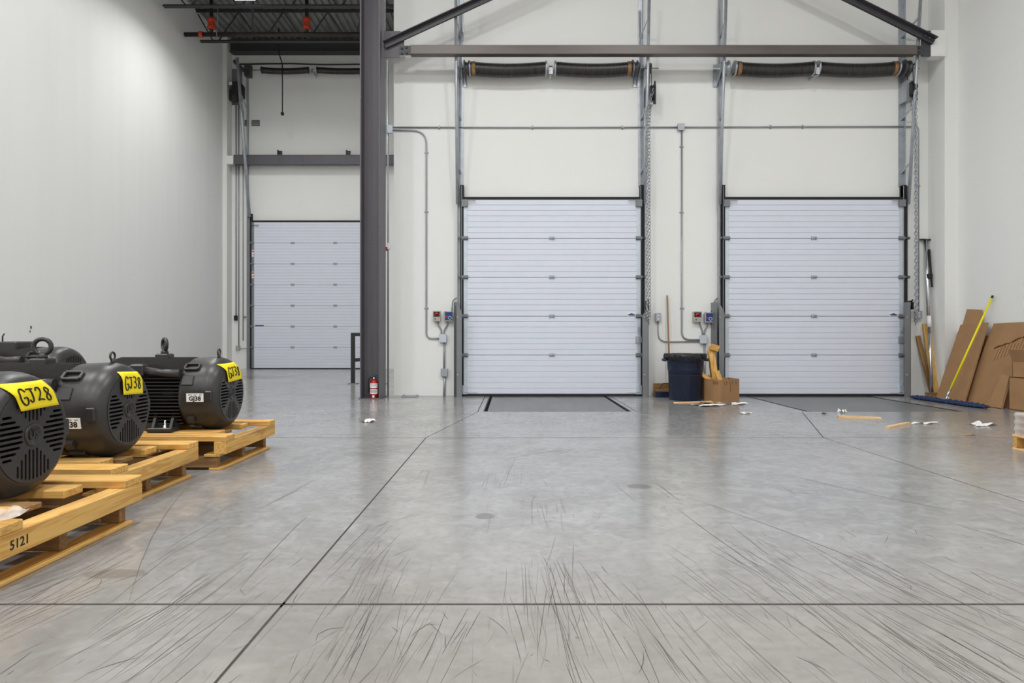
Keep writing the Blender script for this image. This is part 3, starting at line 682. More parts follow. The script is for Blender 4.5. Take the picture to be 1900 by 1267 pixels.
def controller(px0, px1, py0, py1, kind, label):
    t, a, b = jbox(px0, px1, py0, py1, label, 'box_grey', .08, screws=False, cat='control box'); t.name = 'dock_controller'
    y = YW - .0845; w = b.x - a.x; h = b.z - a.z
    if kind == 'red':
        f = MB().box((a.x + w * .08, y - .001, b.z - h * .55), (b.x - w * .08, y, b.z - h * .08)).build('label_plate', 'ink', t)
        MB().lathe([(-.002, .001), (-.002, h * .2), (0, h * .2)], 16, 'y', (a.x + w * .48, y - .001, b.z - h * .33)).build('logo_disc', 'ink_red', f)
        MB().cbox((a.x + w * .6, y - .002, b.z - h * .36), (w * .5, .002, h * .1), ).build('logo_bar', 'ink_red', f)
        MB().lathe([(-.012, .008), (0, .009)], 10, 'y', (a.x + w * .3, y, a.z + h * .22)).build('button', 'ink', t)
    else:
        f = MB().box((a.x + w * .12, y - .001, a.z + h * .1), (b.x - w * .05, y, b.z - h * .06)).build('label_plate', 'ink_blue', t)
        MB().box((a.x + w * .14, y - .0025, a.z + h * .42), (a.x + w * .42, y - .001, a.z + h * .56)).build('red_stripe', 'ink_red', f)
        cx_, cz_ = a.x + w * .68, a.z + h * .36
        d = h * .2
        m = MB()
        for i in range(4):
            q0, q1 = PI / 2 * i, PI / 2 * (i + 1)
            m.beam((cx_ + d * math.cos(q0), y - .002, cz_ + d * math.sin(q0)), (cx_ + d * math.cos(q1), y - .002, cz_ + d * math.sin(q1)), .002, .006)
        m.build('diamond_mark', 'white_label', f)
        MB().lathe([(-.012, .008), (0, .009)], 8, 'z', (a.x + w * .2, YW - .04, b.z + .012)).build('indicator', 'ink_red', t)
controller(803.5, 817, 577, 596, 'red', 'grey controller with a red logo by the left dock door')
controller(823.5, 840, 578, 596, 'blue', 'grey controller with a blue front by the left dock door')
controller(1287, 1302, 578, 597, 'red', 'grey controller with a red logo behind the bin and carton')
controller(1308, 1323, 580, 598, 'blue', 'grey controller with a blue front behind the wood scraps')
for pts, lab in (([(838, 578), (840, 558), (846, 553), (850, 553)], 'thin cable looping from the blue controller by the left door'), ([(1319, 580), (1326, 558), (1331, 553), (1336, 553)], 'thin cable looping from the blue controller behind the wood scraps')):
    tag(MB().tube(run(pts, Y=YW - .03, rad=.06), .006, 6).build('sensor_cable', 'black_plastic'), lab, 'cable', 'sensor cables')
# things in the gap between column and dock wall
YQ = YW + .02
o = MB().tube([W(720, 112, YQ), W(720, 736, YQ)], .016, 8).build('riser_conduit', 'conduit_steel'); tag(o, 'vertical steel conduit in the gap behind the grey column', 'conduit')
o = bevel(MB().cbox(W(717, 462, YQ) + Vector((0, -.03, 0)), (.04, .05, .06)).build('pull_station', 'ink_red'), .004); tag(o, 'small red box in the gap behind the grey column', 'alarm box')
o = bevel(MB().cbox(W(720, 457, YQ) + Vector((.02, -.02, 0)), (.05, .05, .10)).build('conduit_fitting', 'white_label'), .004); tag(o, 'small white fitting on the conduit behind the grey column', 'fitting')

# ------------------------------------------------------------------ dock levellers
def leveller(x0, x1, label):
    t = thing('dock_leveler', label, 'dock leveler', ((x0 + x1) / 2, 9.2, -.06), group='dock levelers set in the floor')
    px0, px1 = (PL if x0 < 2 else PR)
    yb = YW - .02
    MB().box((x0 + .035, PF + .075, -.05), (x1 - .035, yb, -.004)).build('deck_plate', 'leveller_steel', t)
    for a, b in ((px0 + .004, x0 - .02), (x1 + .02, px1 - .004)): MB().box((a, PF + .004, -.06), (b, yb, -.002)).build('side_curb', 'concrete', t)
    MB().box((x0 - .02, PF + .004, -.06), (x1 + .02, PF + .06, -.002)).build('front_curb', 'leveller_steel', t)
    for xx in (x0 - .012, x1 + .012): MB().box((xx - .006, PF + .06, -.06), (xx + .006, yb, .0)).build('frame_angle', 'steel_dark', t)
    m = MB()
    for k in range(3): m.box((x0 + .05, yb - .22 - .012, -.004), (x1 - .05, yb - .22, .001)) if k == 0 else None
    m.build('lip_hinge', 'steel_dark', t)
mat('leveller_steel', srgb(122, 122, 121), 0.36, metal=0.3, noise=0.35, nscale=2.5, stretch=(3, .6, 1), bump=0.3, bscale=40)
leveller(-.345, 1.49, 'dark grey steel dock leveler plate in front of the left dock door')
leveller(3.73, 5.68, 'dark grey steel dock leveler plate in front of the right dock door')

# ------------------------------------------------------------------ far bay: tall door and its gear
SF = 19.25
def far_door():
    x0, x1 = wx(467, SF), wx(467, SF) + 3.72; zb, zt = wz(683, SF), wz(412, SF)
    d = thing('door_3', 'tall white ribbed sectional door in the far left bay', 'door', ((x0 + x1) / 2, SF, 0), kind='structure')
    H = (zt - zb) / 7
    for k in range(7): door_section(x0, x1, zb + k * H, zb + (k + 1) * H, SF, 7, d, .008)
    for k in range(1, 7):
        for f in (wx(543, SF), wx(622, SF)): hinge(f, zb + k * H, SF, d, 1.2)
    for k in range(7):
        MB().box((x0, SF - .008, zb + k * H + .005), (x0 + .07, SF, zb + (k + 1) * H - .005)).build('end_stile', 'guard_grey', d)
        if k: roller_bracket(x0 + .02, zb + k * H, SF - .008, -1, d)
    MB().box((x0, SF - .02, 0), (x1, SF + .03, zb)).build('bottom_seal', 'rubber', d)
    MB().box((x0, SF - .01, zt), (x1, YF, zt + .05)).build('top_seal', 'rubber', d)
    MB().box((x0 - .05, SF - .01, .0), (x0, YF, zt + .25)).build('side_seal', 'rubber', d)
    MB().tube([(x0 + .02, SF - .04, zt - .1), (x0 + .22, SF - .04, zt - .1)], .012, 6).build('top_fixture', 'guard_grey', d)
    for py in (470, 510):
        z = wz(py, SF); s = MB().box((x0 + .005, SF - .011, z - .1), (x0 + .06, SF - .008, z + .1)).build('warning_sticker', 'white_label', d)
        MB().box((x0 + .01, SF - .0125, z + .03), (x0 + .055, SF - .011, z + .08)).box((x0 + .01, SF - .0125, z - .05), (x0 + .055, SF - .011, z - .03)).build('warning_print', 'ink_red', s)
    z = wz(604, SF); MB().box((x0 + .1, SF - .003, z - .015), (x0 + .36, SF, z + .015)).build('maker_print', 'ink_blue', d)
    return x0
fx0 = far_door()
t = thing('door_track', 'galvanised track with slanting rail at the tall far left door', 'door track', (fx0, SF, 0), group='door tracks')
MB().box((wx(455, SF), YF - .012, 0), (wx(459, SF), YF, wz(125, SF))).box((wx(459, SF) - .008, YF - .09, 0), (wx(459, SF), YF, wz(125, SF))).build('wall_angle', 'galvanised', t)
MB().box((wx(459.5, SF), SF - .05, 0), (wx(464.5, SF), SF + .09, wz(405, SF))).build('lower_track', 'guard_grey', t)
pa, pb = W(463, 402, SF - .1), W(440, 107, 18.3); MB().tube([pa, pb], .045, 8).build('leaning_rail', 'galvanised', t)
for f in (.25, .5, .8):
    b = pa + (pb - pa) * f; MB().beam(b, (wx(457, SF), YF - .01, b.z - .25), .05, .01, (1, 0, 0)).build('strut', 'galvanised', t)
MB().beam(W(434, 113, 18.6), W(462, 140, SF), .05, .09).build('top_arm', 'steel_dark', t)
MB().box((wx(456, SF), SF - .12, wz(143, SF)), (wx(466, SF), YF, wz(121, SF))).build('bearing_plate', 'steel_dark', t)
springs(((486, 572), (589, 700)), 130, 19.0, 'black torsion springs above the tall far left door', r=.088, shaft=(462, 705), ends='dark')
t = thing('door_operator', 'black motor operator high in the far left corner', 'door operator', W(438, 190, SF))
a, b = W(429, 176, SF - .25), W(444, 150, SF - .25)
bevel(MB().box((a.x, SF - .25, a.z), (b.x, YF, b.z)).build('gearbox', 'black_plastic', t), .02)
MB().lathe([(0, .10), (.02, .13), (.3, .13), (.33, .08)], 16, 'z', (wx(437, SF), SF - .1, wz(190, SF))).build('motor_can', 'black_plastic', t)
MB().box((wx(446, SF), SF - .15, wz(182, SF)), (wx(452, SF), YF, wz(160, SF))).build('brake_box', 'black_plastic', t)
MB().cbox((wx(434.5, SF), SF - .253, wz(161, SF)), (.09, .006, .09)).build('rating_label', 'white_label', t)
MB().box((wx(428, SF), YF - .02, wz(193, SF)), (wx(447, SF), YF, wz(126, SF))).build('mounting_plate', 'guard_grey', t)
def far_conduit(px, y0, y1, lab, r=.018):
    tag(MB().tube([W(px, y0, YF - .03), W(px, y1, YF - .03)], r, 6).build('conduit', 'conduit_steel'), lab, 'conduit', 'thin conduits beside the far door')
far_conduit(438, 195, 588, 'thin conduit ending in a black switch beside the far door')
far_conduit(443, 195, 643, 'thin conduit ending in a grey box near the far floor')
far_conduit(451, 205, 632, 'thin rod nearest the track of the far door', .014)
a = W(438.5, 590, YF); o = bevel(MB().cbox((a.x, YF - .04, a.z), (.09, .08, .15)).build('door_switch', 'black_plastic'), .008); tag(o, 'small black switch on the far wall beside the tall door', 'switch')
a = W(443, 645, YF); o = bevel(MB().cbox((a.x, YF - .05, a.z), (.11, .1, .12)).box((a.x, YF - .05, a.z - .03), (a.x + .28, YF - .03, a.z - .01)).build('sensor_box', 'box_grey'), .006); tag(o, 'small grey box low on the far wall beside the tall door', 'sensor box')
a = W(455, 588, YF); o = MB().tube([(a.x, YF, a.z), (a.x, YF - .07, a.z)], .02, 8).tube([(a.x - .04, YF - .07, a.z), (a.x + .06, YF - .07, a.z + .01)], .012, 6).build('brass_latch', 'brass'); tag(o, 'small brass latch beside the tall far door', 'latch')
a, b = W(454, 234, YF), W(482, 223, YF); t = thing('wall_vent', 'small dark louvred vent on the far wall', 'vent', ((a.x + b.x) / 2, YF, a.z))
for (u0, u1) in ((0, .27), (.47, 1)):
    xa, xb = a.x + (b.x - a.x) * u0, a.x + (b.x - a.x) * u1
    MB().box((xa, YF - .02, a.z), (xb, YF, a.z + .018)).box((xa, YF - .02, b.z - .018), (xb, YF, b.z)).box((xa, YF - .02, a.z), (xa + .018, YF, b.z)).box((xb - .018, YF - .02, a.z), (xb, YF, b.z)).build('frame', 'guard_grey', t)
    for k in range(4): MB().box((xa + .018, YF - .014, a.z + .03 + k * .036), (xb - .018, YF - .006, a.z + .05 + k * .036)).build('slat', 'steel_dark', t)
# beam across far bay, with clamps
zb_, zt_ = wz(303, 19.0), wz(288, 19.0)
t = thing('far_beam', 'grey steel beam crossing above the tall far door', 'beam', (-5.5, 19.05, zb_))
bevel(MB().box((wx(433, 19.0), 19.0, zb_), (XE, 19.01, zt_)).build('web', 'steel_paint', t), .002)
MB().box((wx(433, 19.0), 18.99, zt_), (XE, 19.2, zt_ + .015)).build('flange', 'steel_paint', t)
MB().box((wx(433, 19.0), 18.99, zb_ - .015), (XE, 19.2, zb_)).build('flange', 'steel_paint', t)
MB().box((-8.376, 18.99, wz(304, 19.0)), (wx(433, 19.0), 19.12, wz(289, 19.0))).build('end_bracket', 'wall_paint', t)
for px, lab in ((519, 'dark clamp on the far beam, left of the two'), (646, 'dark clamp on the far beam, right of the two')):
    a = W(px, 288, 19.05); tt = thing('beam_clamp', lab, 'clamp', a, group='clamps on the far beam')
    MB().box((a.x - .06, 19.0, a.z + .012), (a.x - .02, 19.1, a.z + .14)).build('jaw', 'black_plastic', tt); MB().box((a.x + .0, 19.0, a.z + .012), (a.x + .06, 19.1, a.z + .09)).build('jaw', 'black_plastic', tt); MB().tube([(a.x - .06, 19.04, a.z + .1), (a.x + .07, 19.04, a.z + .1)], .03, 8).build('wheel', 'black_plastic', tt)
t = thing('far_header_beam', 'dark steel beam just under the roof against the far wall', 'beam', (-5, 19.15, wz(97, 19.1)))
MB().box((wx(428, 19.1), 19.1, wz(97, 19.1) + .02), (XE, 19.12, ZC)).build('web', 'joist_steel', t); MB().box((wx(428, 19.1), 19.02, wz(97, 19.1)), (XE, 19.3, wz(97, 19.1) + .02)).build('flange', 'joist_steel', t)
tag(MB().tube([W(445, 119, YF - .03), W(540, 118, YF - .03), W(600, 120, YF - .03), W(700, 119, YF - .03)], .02, 6).build('header_cable', 'black_plastic'), 'dark cable strung along the far wall above the springs', 'cable')
t = thing('ball_pendant', 'black ball hanging on a cord in the far bay', 'pendant', W(524, 216, 18.5))
MB().tube([W(517, 53, 18.5), W(518, 100, 18.5), W(524, 120, 18.5), W(524, 208, 18.5)], .016, 6).build('cord', 'black_plastic', t)
MB().lathe([(-.055, .005), (-.04, .04), (0, .055), (.04, .04), (.055, .005)], 12, 'z', W(524, 211, 18.5)).build('ball', 'black_plastic', t)

# black safety railing behind the column
YR = 13.05; xr = wx(655, YR)
t = thing('safety_railing', 'black steel safety railing behind the grey column', 'railing', (xr, YR, 0))
for xx in (xr, xr + .58):
    bevel(MB().cbox((xx, YR, .51), (.075, .075, 1.02)).build('post', 'black_plastic', t), .006); MB().cbox((xx, YR, .006), (.2, .2, .012)).build('foot_plate', 'guard_grey', t)
bevel(MB().box((xr - .037, YR - .037, .96), (xr + .617, YR + .037, 1.03)).build('top_rail', 'black_plastic', t), .006)
MB().beam((xr + .03, YR, .48), (xr + .55, YR, .52), .06, .07).build('mid_rail', 'black_plastic', t)

# ------------------------------------------------------------------ roof joists and sprinkler pipe over the left bay
def joist(y, label, n0):
    t = thing('roof_joist', label, 'joist', (-5.2, y, 8.88), group='open web roof joists')
    z0, z1 = 8.88, ZC - .01
    xa, xb = XL, XE if y > YW else XR
    for s in (-1, 1):
        MB().box((xa + .12, y + s * .012 - .004 + s * .0, z0), (xb, y + s * .012 + .004, z0 + .06)).box((xa + .12, y + s * .016, z0), (xb, y + s * .062, z0 + .007)).build('bottom_chord', 'joist_steel', t)
        MB().box((xa, y + s * .012 - .004, z1 - .06), (xb, y + s * .012 + .004, z1)).box((xa, y + s * .016, z1 - .007), (xb, y + s * .062, z1)).build('top_chord', 'joist_steel', t)
    x = xa + n0; pitch = 1.2
    MB().beam((x - .1, y, z0 + .05), (xa + .05, y, z1 - .1), .03, .03).build('web_bar', 'joist_steel', t)
    k = 0
    while x + pitch < xb:
        MB().beam((x + .06, y, z0 + .04), (x + pitch / 2, y, z1 - .04), .03, .03).build('web_bar', 'joist_steel', t)
        MB().beam((x + pitch / 2, y, z1 - .04), (x + pitch - .06, y, z0 + .04), .03, .03).build('web_bar', 'joist_steel', t)
        x += pitch; k += 1
for y, lab, n0 in ((17.4, 'dark open web roof joist nearest the far wall', .55), (15.55, 'dark open web roof joist over the LED lamp, second from the far wall', .75), (13.7, 'dark open web roof joist third from the far wall', .6), (11.85, 'dark open web roof joist fourth from the far wall', .6)): joist(y, lab, n0)
# cross bracing between joists
for i, (xa, xb) in enumerate(((-7.0, -6.2), (-4.2, -3.4))):
    t = tag(MB().beam((xa, 17.4, 8.94), (xb, 15.55, ZC - .06), .05, .05).build('bridging_bar', 'joist_steel'), 'dark slanting bridging bar between the far joists, %s' % ('nearest the grey wall' if i == 0 else 'nearest the column'), 'bridging bar', 'bridging bars'
    )
t = thing('sprinkler_main', 'black sprinkler pipe with red couplings below the roof joists', 'pipe', (-5, 16.6, 8.65))
zp = wz(64, 16.6)
MB().tube([(wx(343, 16.6), 16.6, zp), (XE, 16.6, zp)], .058, 14).build('pipe', 'pipe_black', t)
def coupling(c, axis, parent, r=.075):
    MB().lathe([(-.05, r * .85), (-.045, r), (-.02, r * 1.05), (.02, r * 1.05), (.045, r), (.05, r * .85)], 14, axis, c).cbox(c, (.05, .2, .04) if axis == 'x' else (.2, .05, .06)).build('coupling', 'orange_red', parent)
coupling((wx(373, 16.6), 16.6, zp), 'x', t)
for px in (392, 569):
    x = wx(px, 16.6); MB().tube([(x, 16.6, zp), (x, 16.6, ZC - .05)], .045, 10).build('riser', 'pipe_black', t)
    for py in (37, 51): coupling((x, 16.6, wz(py, 16.6)), 'z', t, .085)
    MB().cbox((x, 16.6, wz(44, 16.6)), (.13, .13, .14)).build('valve_body', 'orange_red', t)
x = wx(404, 16.6); MB().tube([(x, 16.6, ZC - .05), (x, 16.6, zp + .07)] + arc((x, 16.6, zp), .07, PI / 2, PI * 2.4, 12, 'yz'), .008, 5).build('hanger_ring', 'galvanised', t)

# ------------------------------------------------------------------ fire extinguisher
ex, ey = wx(694.5, 9.9), 9.89
t = thing('fire_extinguisher', 'red fire extinguisher standing against the grey steel column', 'fire extinguisher', (ex, ey, 0))
MB().lathe([(0, .055), (.008, .062), (.24, .062), (.265, .055), (.285, .03), (.30, .022)], 20, 'z', (ex, ey, 0)).build('cylinder', 'red_paint', t)
lb = MB()
for z0, z1 in ((.165, .235), (.075, .145)):
    lb.grid(lambda u, v: Vector((ex + .0632 * math.sin((u - .5) * 2.4), ey - .0632 * math.cos((u - .5) * 2.4), z0 + (z1 - z0) * v)), 10, 1)
lab = lb.build('label', 'white_label', t)
m = MB()
for z0, w0 in ((.215, 1.6), (.195, 1.2), (.13, 1.8), (.118, 1.4), (.106, 1.7), (.094, 1.2)):
    m.grid(lambda u, v: Vector((ex + .064 * math.sin((u - .5) * w0), ey - .064 * math.cos((u - .5) * w0), z0 + .005 * v)), 6, 1)
m.build('label_print', 'ink', lab)
MB().grid(lambda u, v: Vector((ex + .0634 * math.sin((u - .5) * .5), ey - .0634 * math.cos((u - .5) * .5), .02 + .035 * v)), 3, 1).build('inspection_tag', 'white_label', t)
MB().lathe([(.29, .02), (.325, .022), (.335, .015)], 12, 'z', (ex, ey, 0)).beam((ex - .01, ey, .335), (ex + .075, ey - .01, .36), .02, .008).beam((ex, ey, .325), (ex + .075, ey - .01, .325), .018, .008).build('valve_head', 'black_plastic', t)
MB().lathe([(-.006, .012), (0, .014)], 10, 'y', (ex, ey - .02, .315)).build('gauge', 'white_label', t)
MB().tube([(ex - .015, ey, .32), (ex - .06, ey - .01, .33), (ex - .085, ey - .01, .28), (ex - .082, ey - .01, .18), (ex - .072, ey - .01, .09)], [.009, .009, .009, .01, .013], 8).build('hose', 'black_plastic', t)

# ------------------------------------------------------------------ motors on pallets
R0 = 0.28
def cover_x(r):               # fan cover profile: axial position of the skin at radius r (face at 0)
    pts = [(0, 0), (.205, 0), (.225, -.006), (.245, -.022), (.262, -.045), (.274, -.075), (.28, -.115)]
    for (r0, x0), (r1, x1) in zip(pts, pts[1:]):
        if r <= r1: return x0 + (x1 - x0) * (r - r0) / (r1 - r0)
    return -.115
HC = 0.262
def make_motor():
    t = thing('electric_motor', 'x', 'motor', (0, 0, 0), group='electric motors on pallets')
    c = (0, 0, HC)
    # fan cover
    pr = [(-.275, .2), (-.275, .272), (-.25, .275), (-.115, .28), (-.09, .2775), (-.075, .274), (-.058, .268), (-.045, .262), (-.032, .254), (-.022, .245), (-.013, .235), (-.006, .225), (-.002, .216), (0, .208), (-.012, .206), (-.03, .2)]
    fc = MB().lathe(pr, 56, 'x', c, capends=False).build('fan_cover', 'motor_black', t)
    # slotted grille: 2D outline with holes, extruded
    cu = bpy.data.curves.new('g', 'CURVE'); cu.dimensions = '2D'; cu.fill_mode = 'BOTH'; cu.extrude = .006
    def loop(pts):
        s = cu.splines.new('POLY'); s.points.add(len(pts) - 1); s.use_cyclic_u = True
        for p, q in zip(s.points, pts): p.co = (q[0], q[1], 0, 1)
    loop([(.21 * math.cos(2 * PI * k / 64), .21 * math.sin(2 * PI * k / 64)) for k in range(64)])
    def slot(a, b, w, horiz):
        # stadium between a=(x,y0) and b=(x,y1)
        pts = []
        for k in range(6): pts.append((w * math.cos(PI * k / 5), w * math.sin(PI * k / 5) + b[1]))
        for k in range(6): pts.append((w * math.cos(PI + PI * k / 5), w * math.sin(PI + PI * k / 5) + a[1]))
        pts = [(p[0] + a[0], p[1]) for p in pts]
        if horiz: pts = [(p[1], p[0]) for p in pts]
        loop(pts)
    pt, RS, w = .0225, .197, .0058
    for hz in (False, True):
        for sgn in (-1, 1):
            for k in range(-7, 8):
                u = k * pt; v0 = max(abs(u) * 1.02 + .036, math.sqrt(max(.062 ** 2 - u * u, 0)) + .008); v1 = math.sqrt(max(RS * RS - u * u, 0)) - w
                if v1 - v0 < .012: continue
                a, b = ((u, v0), (u, v1)) if sgn > 0 else ((u, -v1), (u, -v0))
                slot(a, b, w, hz)
    ob = bpy.data.objects.new('g', cu); C.objects.link(ob)
    dg = bpy.context.evaluated_depsgraph_get(); dg.update(); me = bpy.data.meshes.new_from_object(ob.evaluated_get(dg))
    bpy.data.objects.remove(ob); bpy.data.curves.remove(cu)
    M = frame_M((-.004, 0, HC), (0, 1, 0), (0, 0, 1))      # local x -> +y, y -> +z, normal +x
    gr_ = MB().merge(me, M).build('fan_grille', 'motor_black', t, fixn=False)
    bd = MB().lathe([(0, .05), (.006, .05), (.008, .047), (.008, .040), (.004, .038), (.004, .001)], 32, 'x', (0, 0, HC), capends=False).build('badge', 'motor_black', gr_)
    MB().merge(text_mesh('US', .05, .002, bold=.002), frame_M((.006, 0, HC), (0, 1, 0), (0, 0, 1))).build('badge_letters', 'motor_black', gr_, fixn=False)
    MB().lathe([(-.05, .001), (-.05, .205), (-.045, .205)], 32, 'x', c, capends=False).build('shade_disc', 'motor_inner_shade', t)  # black disc behind the slots, painted stand-in for the shaded interior
    # cover lugs, latch loop, flat pads
    for sy in (-1, 1):
        bevel(MB().cbox((-.055, sy * .268, HC), (.05, .03, .075)).build('rim_lug', 'motor_black', fc), .006)
    a = math.radians(140)
    for ang, xx, dx, dz in ((math.radians(222), -.17, .10, .05),):
        pass
    def pad(xc, ang, lx, lw, h, nm, hole=False):
        # rectangular pad on the cover side at angle ang (0 = up, + toward the camera side)
        n = Vector((0, -math.sin(ang), math.cos(ang))); tg = Vector((0, math.cos(ang), math.sin(ang)))
        M = Matrix(((1, 0, 0, xc), (0, tg.y, n.y, n.y * .272), (0, tg.z, n.z, n.z * .272 + HC), (0, 0, 0, 1)))
        m = MB()
        if hole:
            for s in (-1, 1):
                m.box((-lx / 2, s * lw / 2 - .008, 0), (lx / 2, s * lw / 2 + .008, h), M); m.box((s * lx / 2 - .008, -lw / 2, 0), (s * lx / 2 + .008, lw / 2, h), M)
        else: m.box((-lx / 2, -lw / 2, 0), (lx / 2, lw / 2, h), M)
        return bevel(m.build(nm, 'motor_black', fc), .004)
    pad(-.21, math.radians(42), .10, .055, .024, 'latch_loop', True)
    pad(-.215, math.radians(66), .085, .075, .014, 'cover_pad'); pad(-.2, math.radians(-60), .085, .075, .014, 'cover_pad')
    pad(-.20, math.radians(128), .05, .05, .03, 'drain_plug'); pad(-.2, math.radians(148), .09, .05, .02, 'cover_pad')
    # eye bolt on the cover
    e = MB().tube(arc((-.1, 0, HC + .318), .023, 0, 2 * PI - .001, 16, 'yz')[:-1], .0065, 8, closed=True).lathe([(.27, .013), (.30, .012)], 10, 'z', (-.1, 0, HC))
    e.build('cover_eye_bolt', 'motor_black', t)
    # finned frame
    MB().lathe([(-.275, .2), (-.86, .2)], 40, 'x', c).build('frame', 'motor_black', t)
    m = MB()
    for s in (-1, 1):
        for k in range(15):
            z = -.205 + k * .0255
            ye = min(.262, math.sqrt(max(.285 ** 2 - z * z, 0)) ) if z < .1 else math.sqrt(max(.276 ** 2 - z * z, 0))
            if s > 0: m.box((-.85, .1, HC + z - .004), (-.275, ye, HC + z + .004))
            else: m.box((-.85, -ye, HC + z - .004), (-.275, -.1, HC + z + .004))
    for k in range(-6, 7):
        y = k * .026; ze = math.sqrt(.278 ** 2 - y * y)
        m.box((-.85, y - .004, HC + .1), (-.275, y + .004, HC + ze))
    m.build('cooling_fins', 'motor_black', t)
    MB().lathe([(-.85, .262), (-.875, .265), (-.90, .25), (-.93, .2), (-.95, .12), (-.97, .09), (-.985, .085)], 40, 'x', c).build('end_bell', 'motor_black', t)
    MB().tube([(-.97, 0, HC), (-1.1, 0, HC)], .04, 16).build('shaft', 'chrome', t)
    # lifting eye
    b = MB().bevbox((-.57, -.05, HC + .22), (-.47, .05, HC + .305), .008)
    le = b.build('eye_boss', 'motor_black', t)
    ring = [Vector((-.52 + math.cos(q) * .045 * .72, math.sin(q) * 0 - math.cos(q) * .045 * .69, HC + .375 + math.sin(q) * .045)) for q in [2 * PI * k / 20 for k in range(20)]]
    MB().tube(ring, .0135, 10, closed=True).lathe([(.3, .03), (.325, .026), (.335, .016)], 14, 'z', (-.52, 0, HC)).build('lifting_eye', 'motor_black', le)
    # lead arm on the camera side
    m = MB().bevbox((-.62, -.30, HC + .145), (-.52, -.22, HC + .235), .012); m.tube([(-.53, -.265, HC + .19), (-.4, -.262, HC + .17), (-.27, -.25, HC + .165)], [.03, .026, .034], 8); m.tube([(-.60, -.265, HC + .19), (-.74, -.25, HC + .2)], [.03, .02], 8)
    m.build('lead_arm', 'motor_black', t)
    # feet
    for sy in (-1, 1):
        for xc in (-.40, -.78):
            m = MB().bevbox((xc - .09, sy * .245 - .06, 0), (xc + .09, sy * .245 + .06, .032), .005)
            f = m.build('foot', 'motor_black', t)
            MB().prism([(sy * .27, .03), (sy * .19, .03), (sy * .17, .14), (sy * .215, .14)], xc - .075, xc - .055, 'x').prism([(sy * .27, .03), (sy * .19, .03), (sy * .17, .14), (sy * .215, .14)], xc + .055, xc + .075, 'x').build('foot_web', 'motor_black', f)
            MB().lathe([(.028, .02), (.034, .02), (.034, .014), (.05, .014), (.05, .007), (.085, .007)], 8, 'z', (xc + .02, sy * .255, 0)).build('anchor_bolt', 'chrome', f)
        MB().box((-.86, sy * .2 - .02, .012), (-.31, sy * .2 + .02, .06)).build('base_rail', 'motor_black', t)
    return t
GLY = {'G': [[(.95, .82), (.72, 1), (.38, .95), (.1, .62), (.08, .28), (.35, .02), (.75, .05), (.95, .3), (.9, .46), (.5, .44)]],
       'J': [[(.05, .98), (.55, 1.0), (1.0, .97)], [(.62, .99), (.66, .5), (.58, .12), (.3, .02), (.05, .2)]],
       '2': [[(.05, .75), (.3, .98), (.7, .92), (.72, .62), (.35, .25), (.05, .05), (.45, .1), (.98, .02)]],
       '3': [[(.08, .9), (.5, 1), (.85, .82), (.75, .62), (.35, .53), (.8, .42), (.88, .2), (.55, 0), (.08, .1)]],
       '8': [[(.8, .88), (.45, 1), (.18, .82), (.4, .58), (.75, .38), (.78, .12), (.5, 0), (.2, .14), (.25, .38), (.6, .6), (.85, .85)]]}
def paper_tag(root, text, y0, y1, z0, z1, tilt, tip):
    # y,z relative to the shaft centre; the sheet follows the cover's shoulder
    o = ORG[root]
    def S(u, v, off=0.0):
        y = y0 + (y1 - y0) * u; z = z0 + (z1 - z0) * v + tilt * (u - .5)
        y += tip * (v - .5)
        r = math.hypot(y, z)
        x = max(cover_x(r), -.085) + .014 + off - (.0 if v < .6 else (v - .6) * .02)
        return o + Vector((x, y, HC + z))
    m = MB().grid(lambda u, v: S(u, v), 12, 10)
    pt = m.build('paper_tag', 'yellow_paper', root, label='yellow paper tag with handwriting', fixn=False)
    so = pt.modifiers.new('thick', 'SOLIDIFY'); so.thickness = .0012
    m = MB(); n = len(text); cw = .84 / n
    for i, ch in enumerate(text):
        for st in GLY[ch]:
            # smooth the stroke
            q = [Vector(p) for p in st]; sm = []
            for j in range(len(q) - 1):
                p0, p1, p2, p3 = q[max(j - 1, 0)], q[j], q[j + 1], q[min(j + 2, len(q) - 1)]
                for k in range(4):
                    s = k / 4; sm.append(.5 * ((2 * p1) + (-p0 + p2) * s + (2 * p0 - 5 * p1 + 4 * p2 - p3) * s * s + (-p0 + 3 * p1 - 3 * p2 + p3) * s ** 3))
            sm.append(q[-1])
            big = 1.18 if i == 0 else 1.0
            pts = [S(.09 + cw * i + p.x * cw * .82 * (1.05 if i == 0 else .95), .24 + p.y * .5 * big - (.05 if i == 0 else 0) + .02 * ((i * 7) % 3), .0015) for p in sm]
            m.tube(pts, .0036, 5)
    m.build('handwriting', 'ink', pt)
def side_label(root, text, xc, ang, w=.125, h=.062):
    o = ORG[root]; r = .2785
    n = Vector((0, -math.sin(ang), math.cos(ang))); up = Vector((0, math.cos(ang), math.sin(ang))); up = up if up.z > 0 else -up
    c = o + Vector((xc, 0, HC)) + n * (r + .001)
    M = frame_M(c, (1, 0, 0), up)
    if M.col[2].to_3d().dot(n) < 0: pass
    lb = MB().box((-w / 2, -h / 2, -.002), (w / 2, h / 2, .001), M).build('stock_label', 'white_label', root, label='white stock label with black print')
    MB().merge(text_mesh(text, .044, .0004, bold=.0016), M @ Matrix.Translation((0, -.008, .0016))).box((-.05, .018, .001), (-.02, .022, .0016), M).box((-.01, .018, .001), (.015, .022, .0016), M).box((.03, .018, .001), (.05, .022, .0016), M).build('label_print', 'ink', lb)

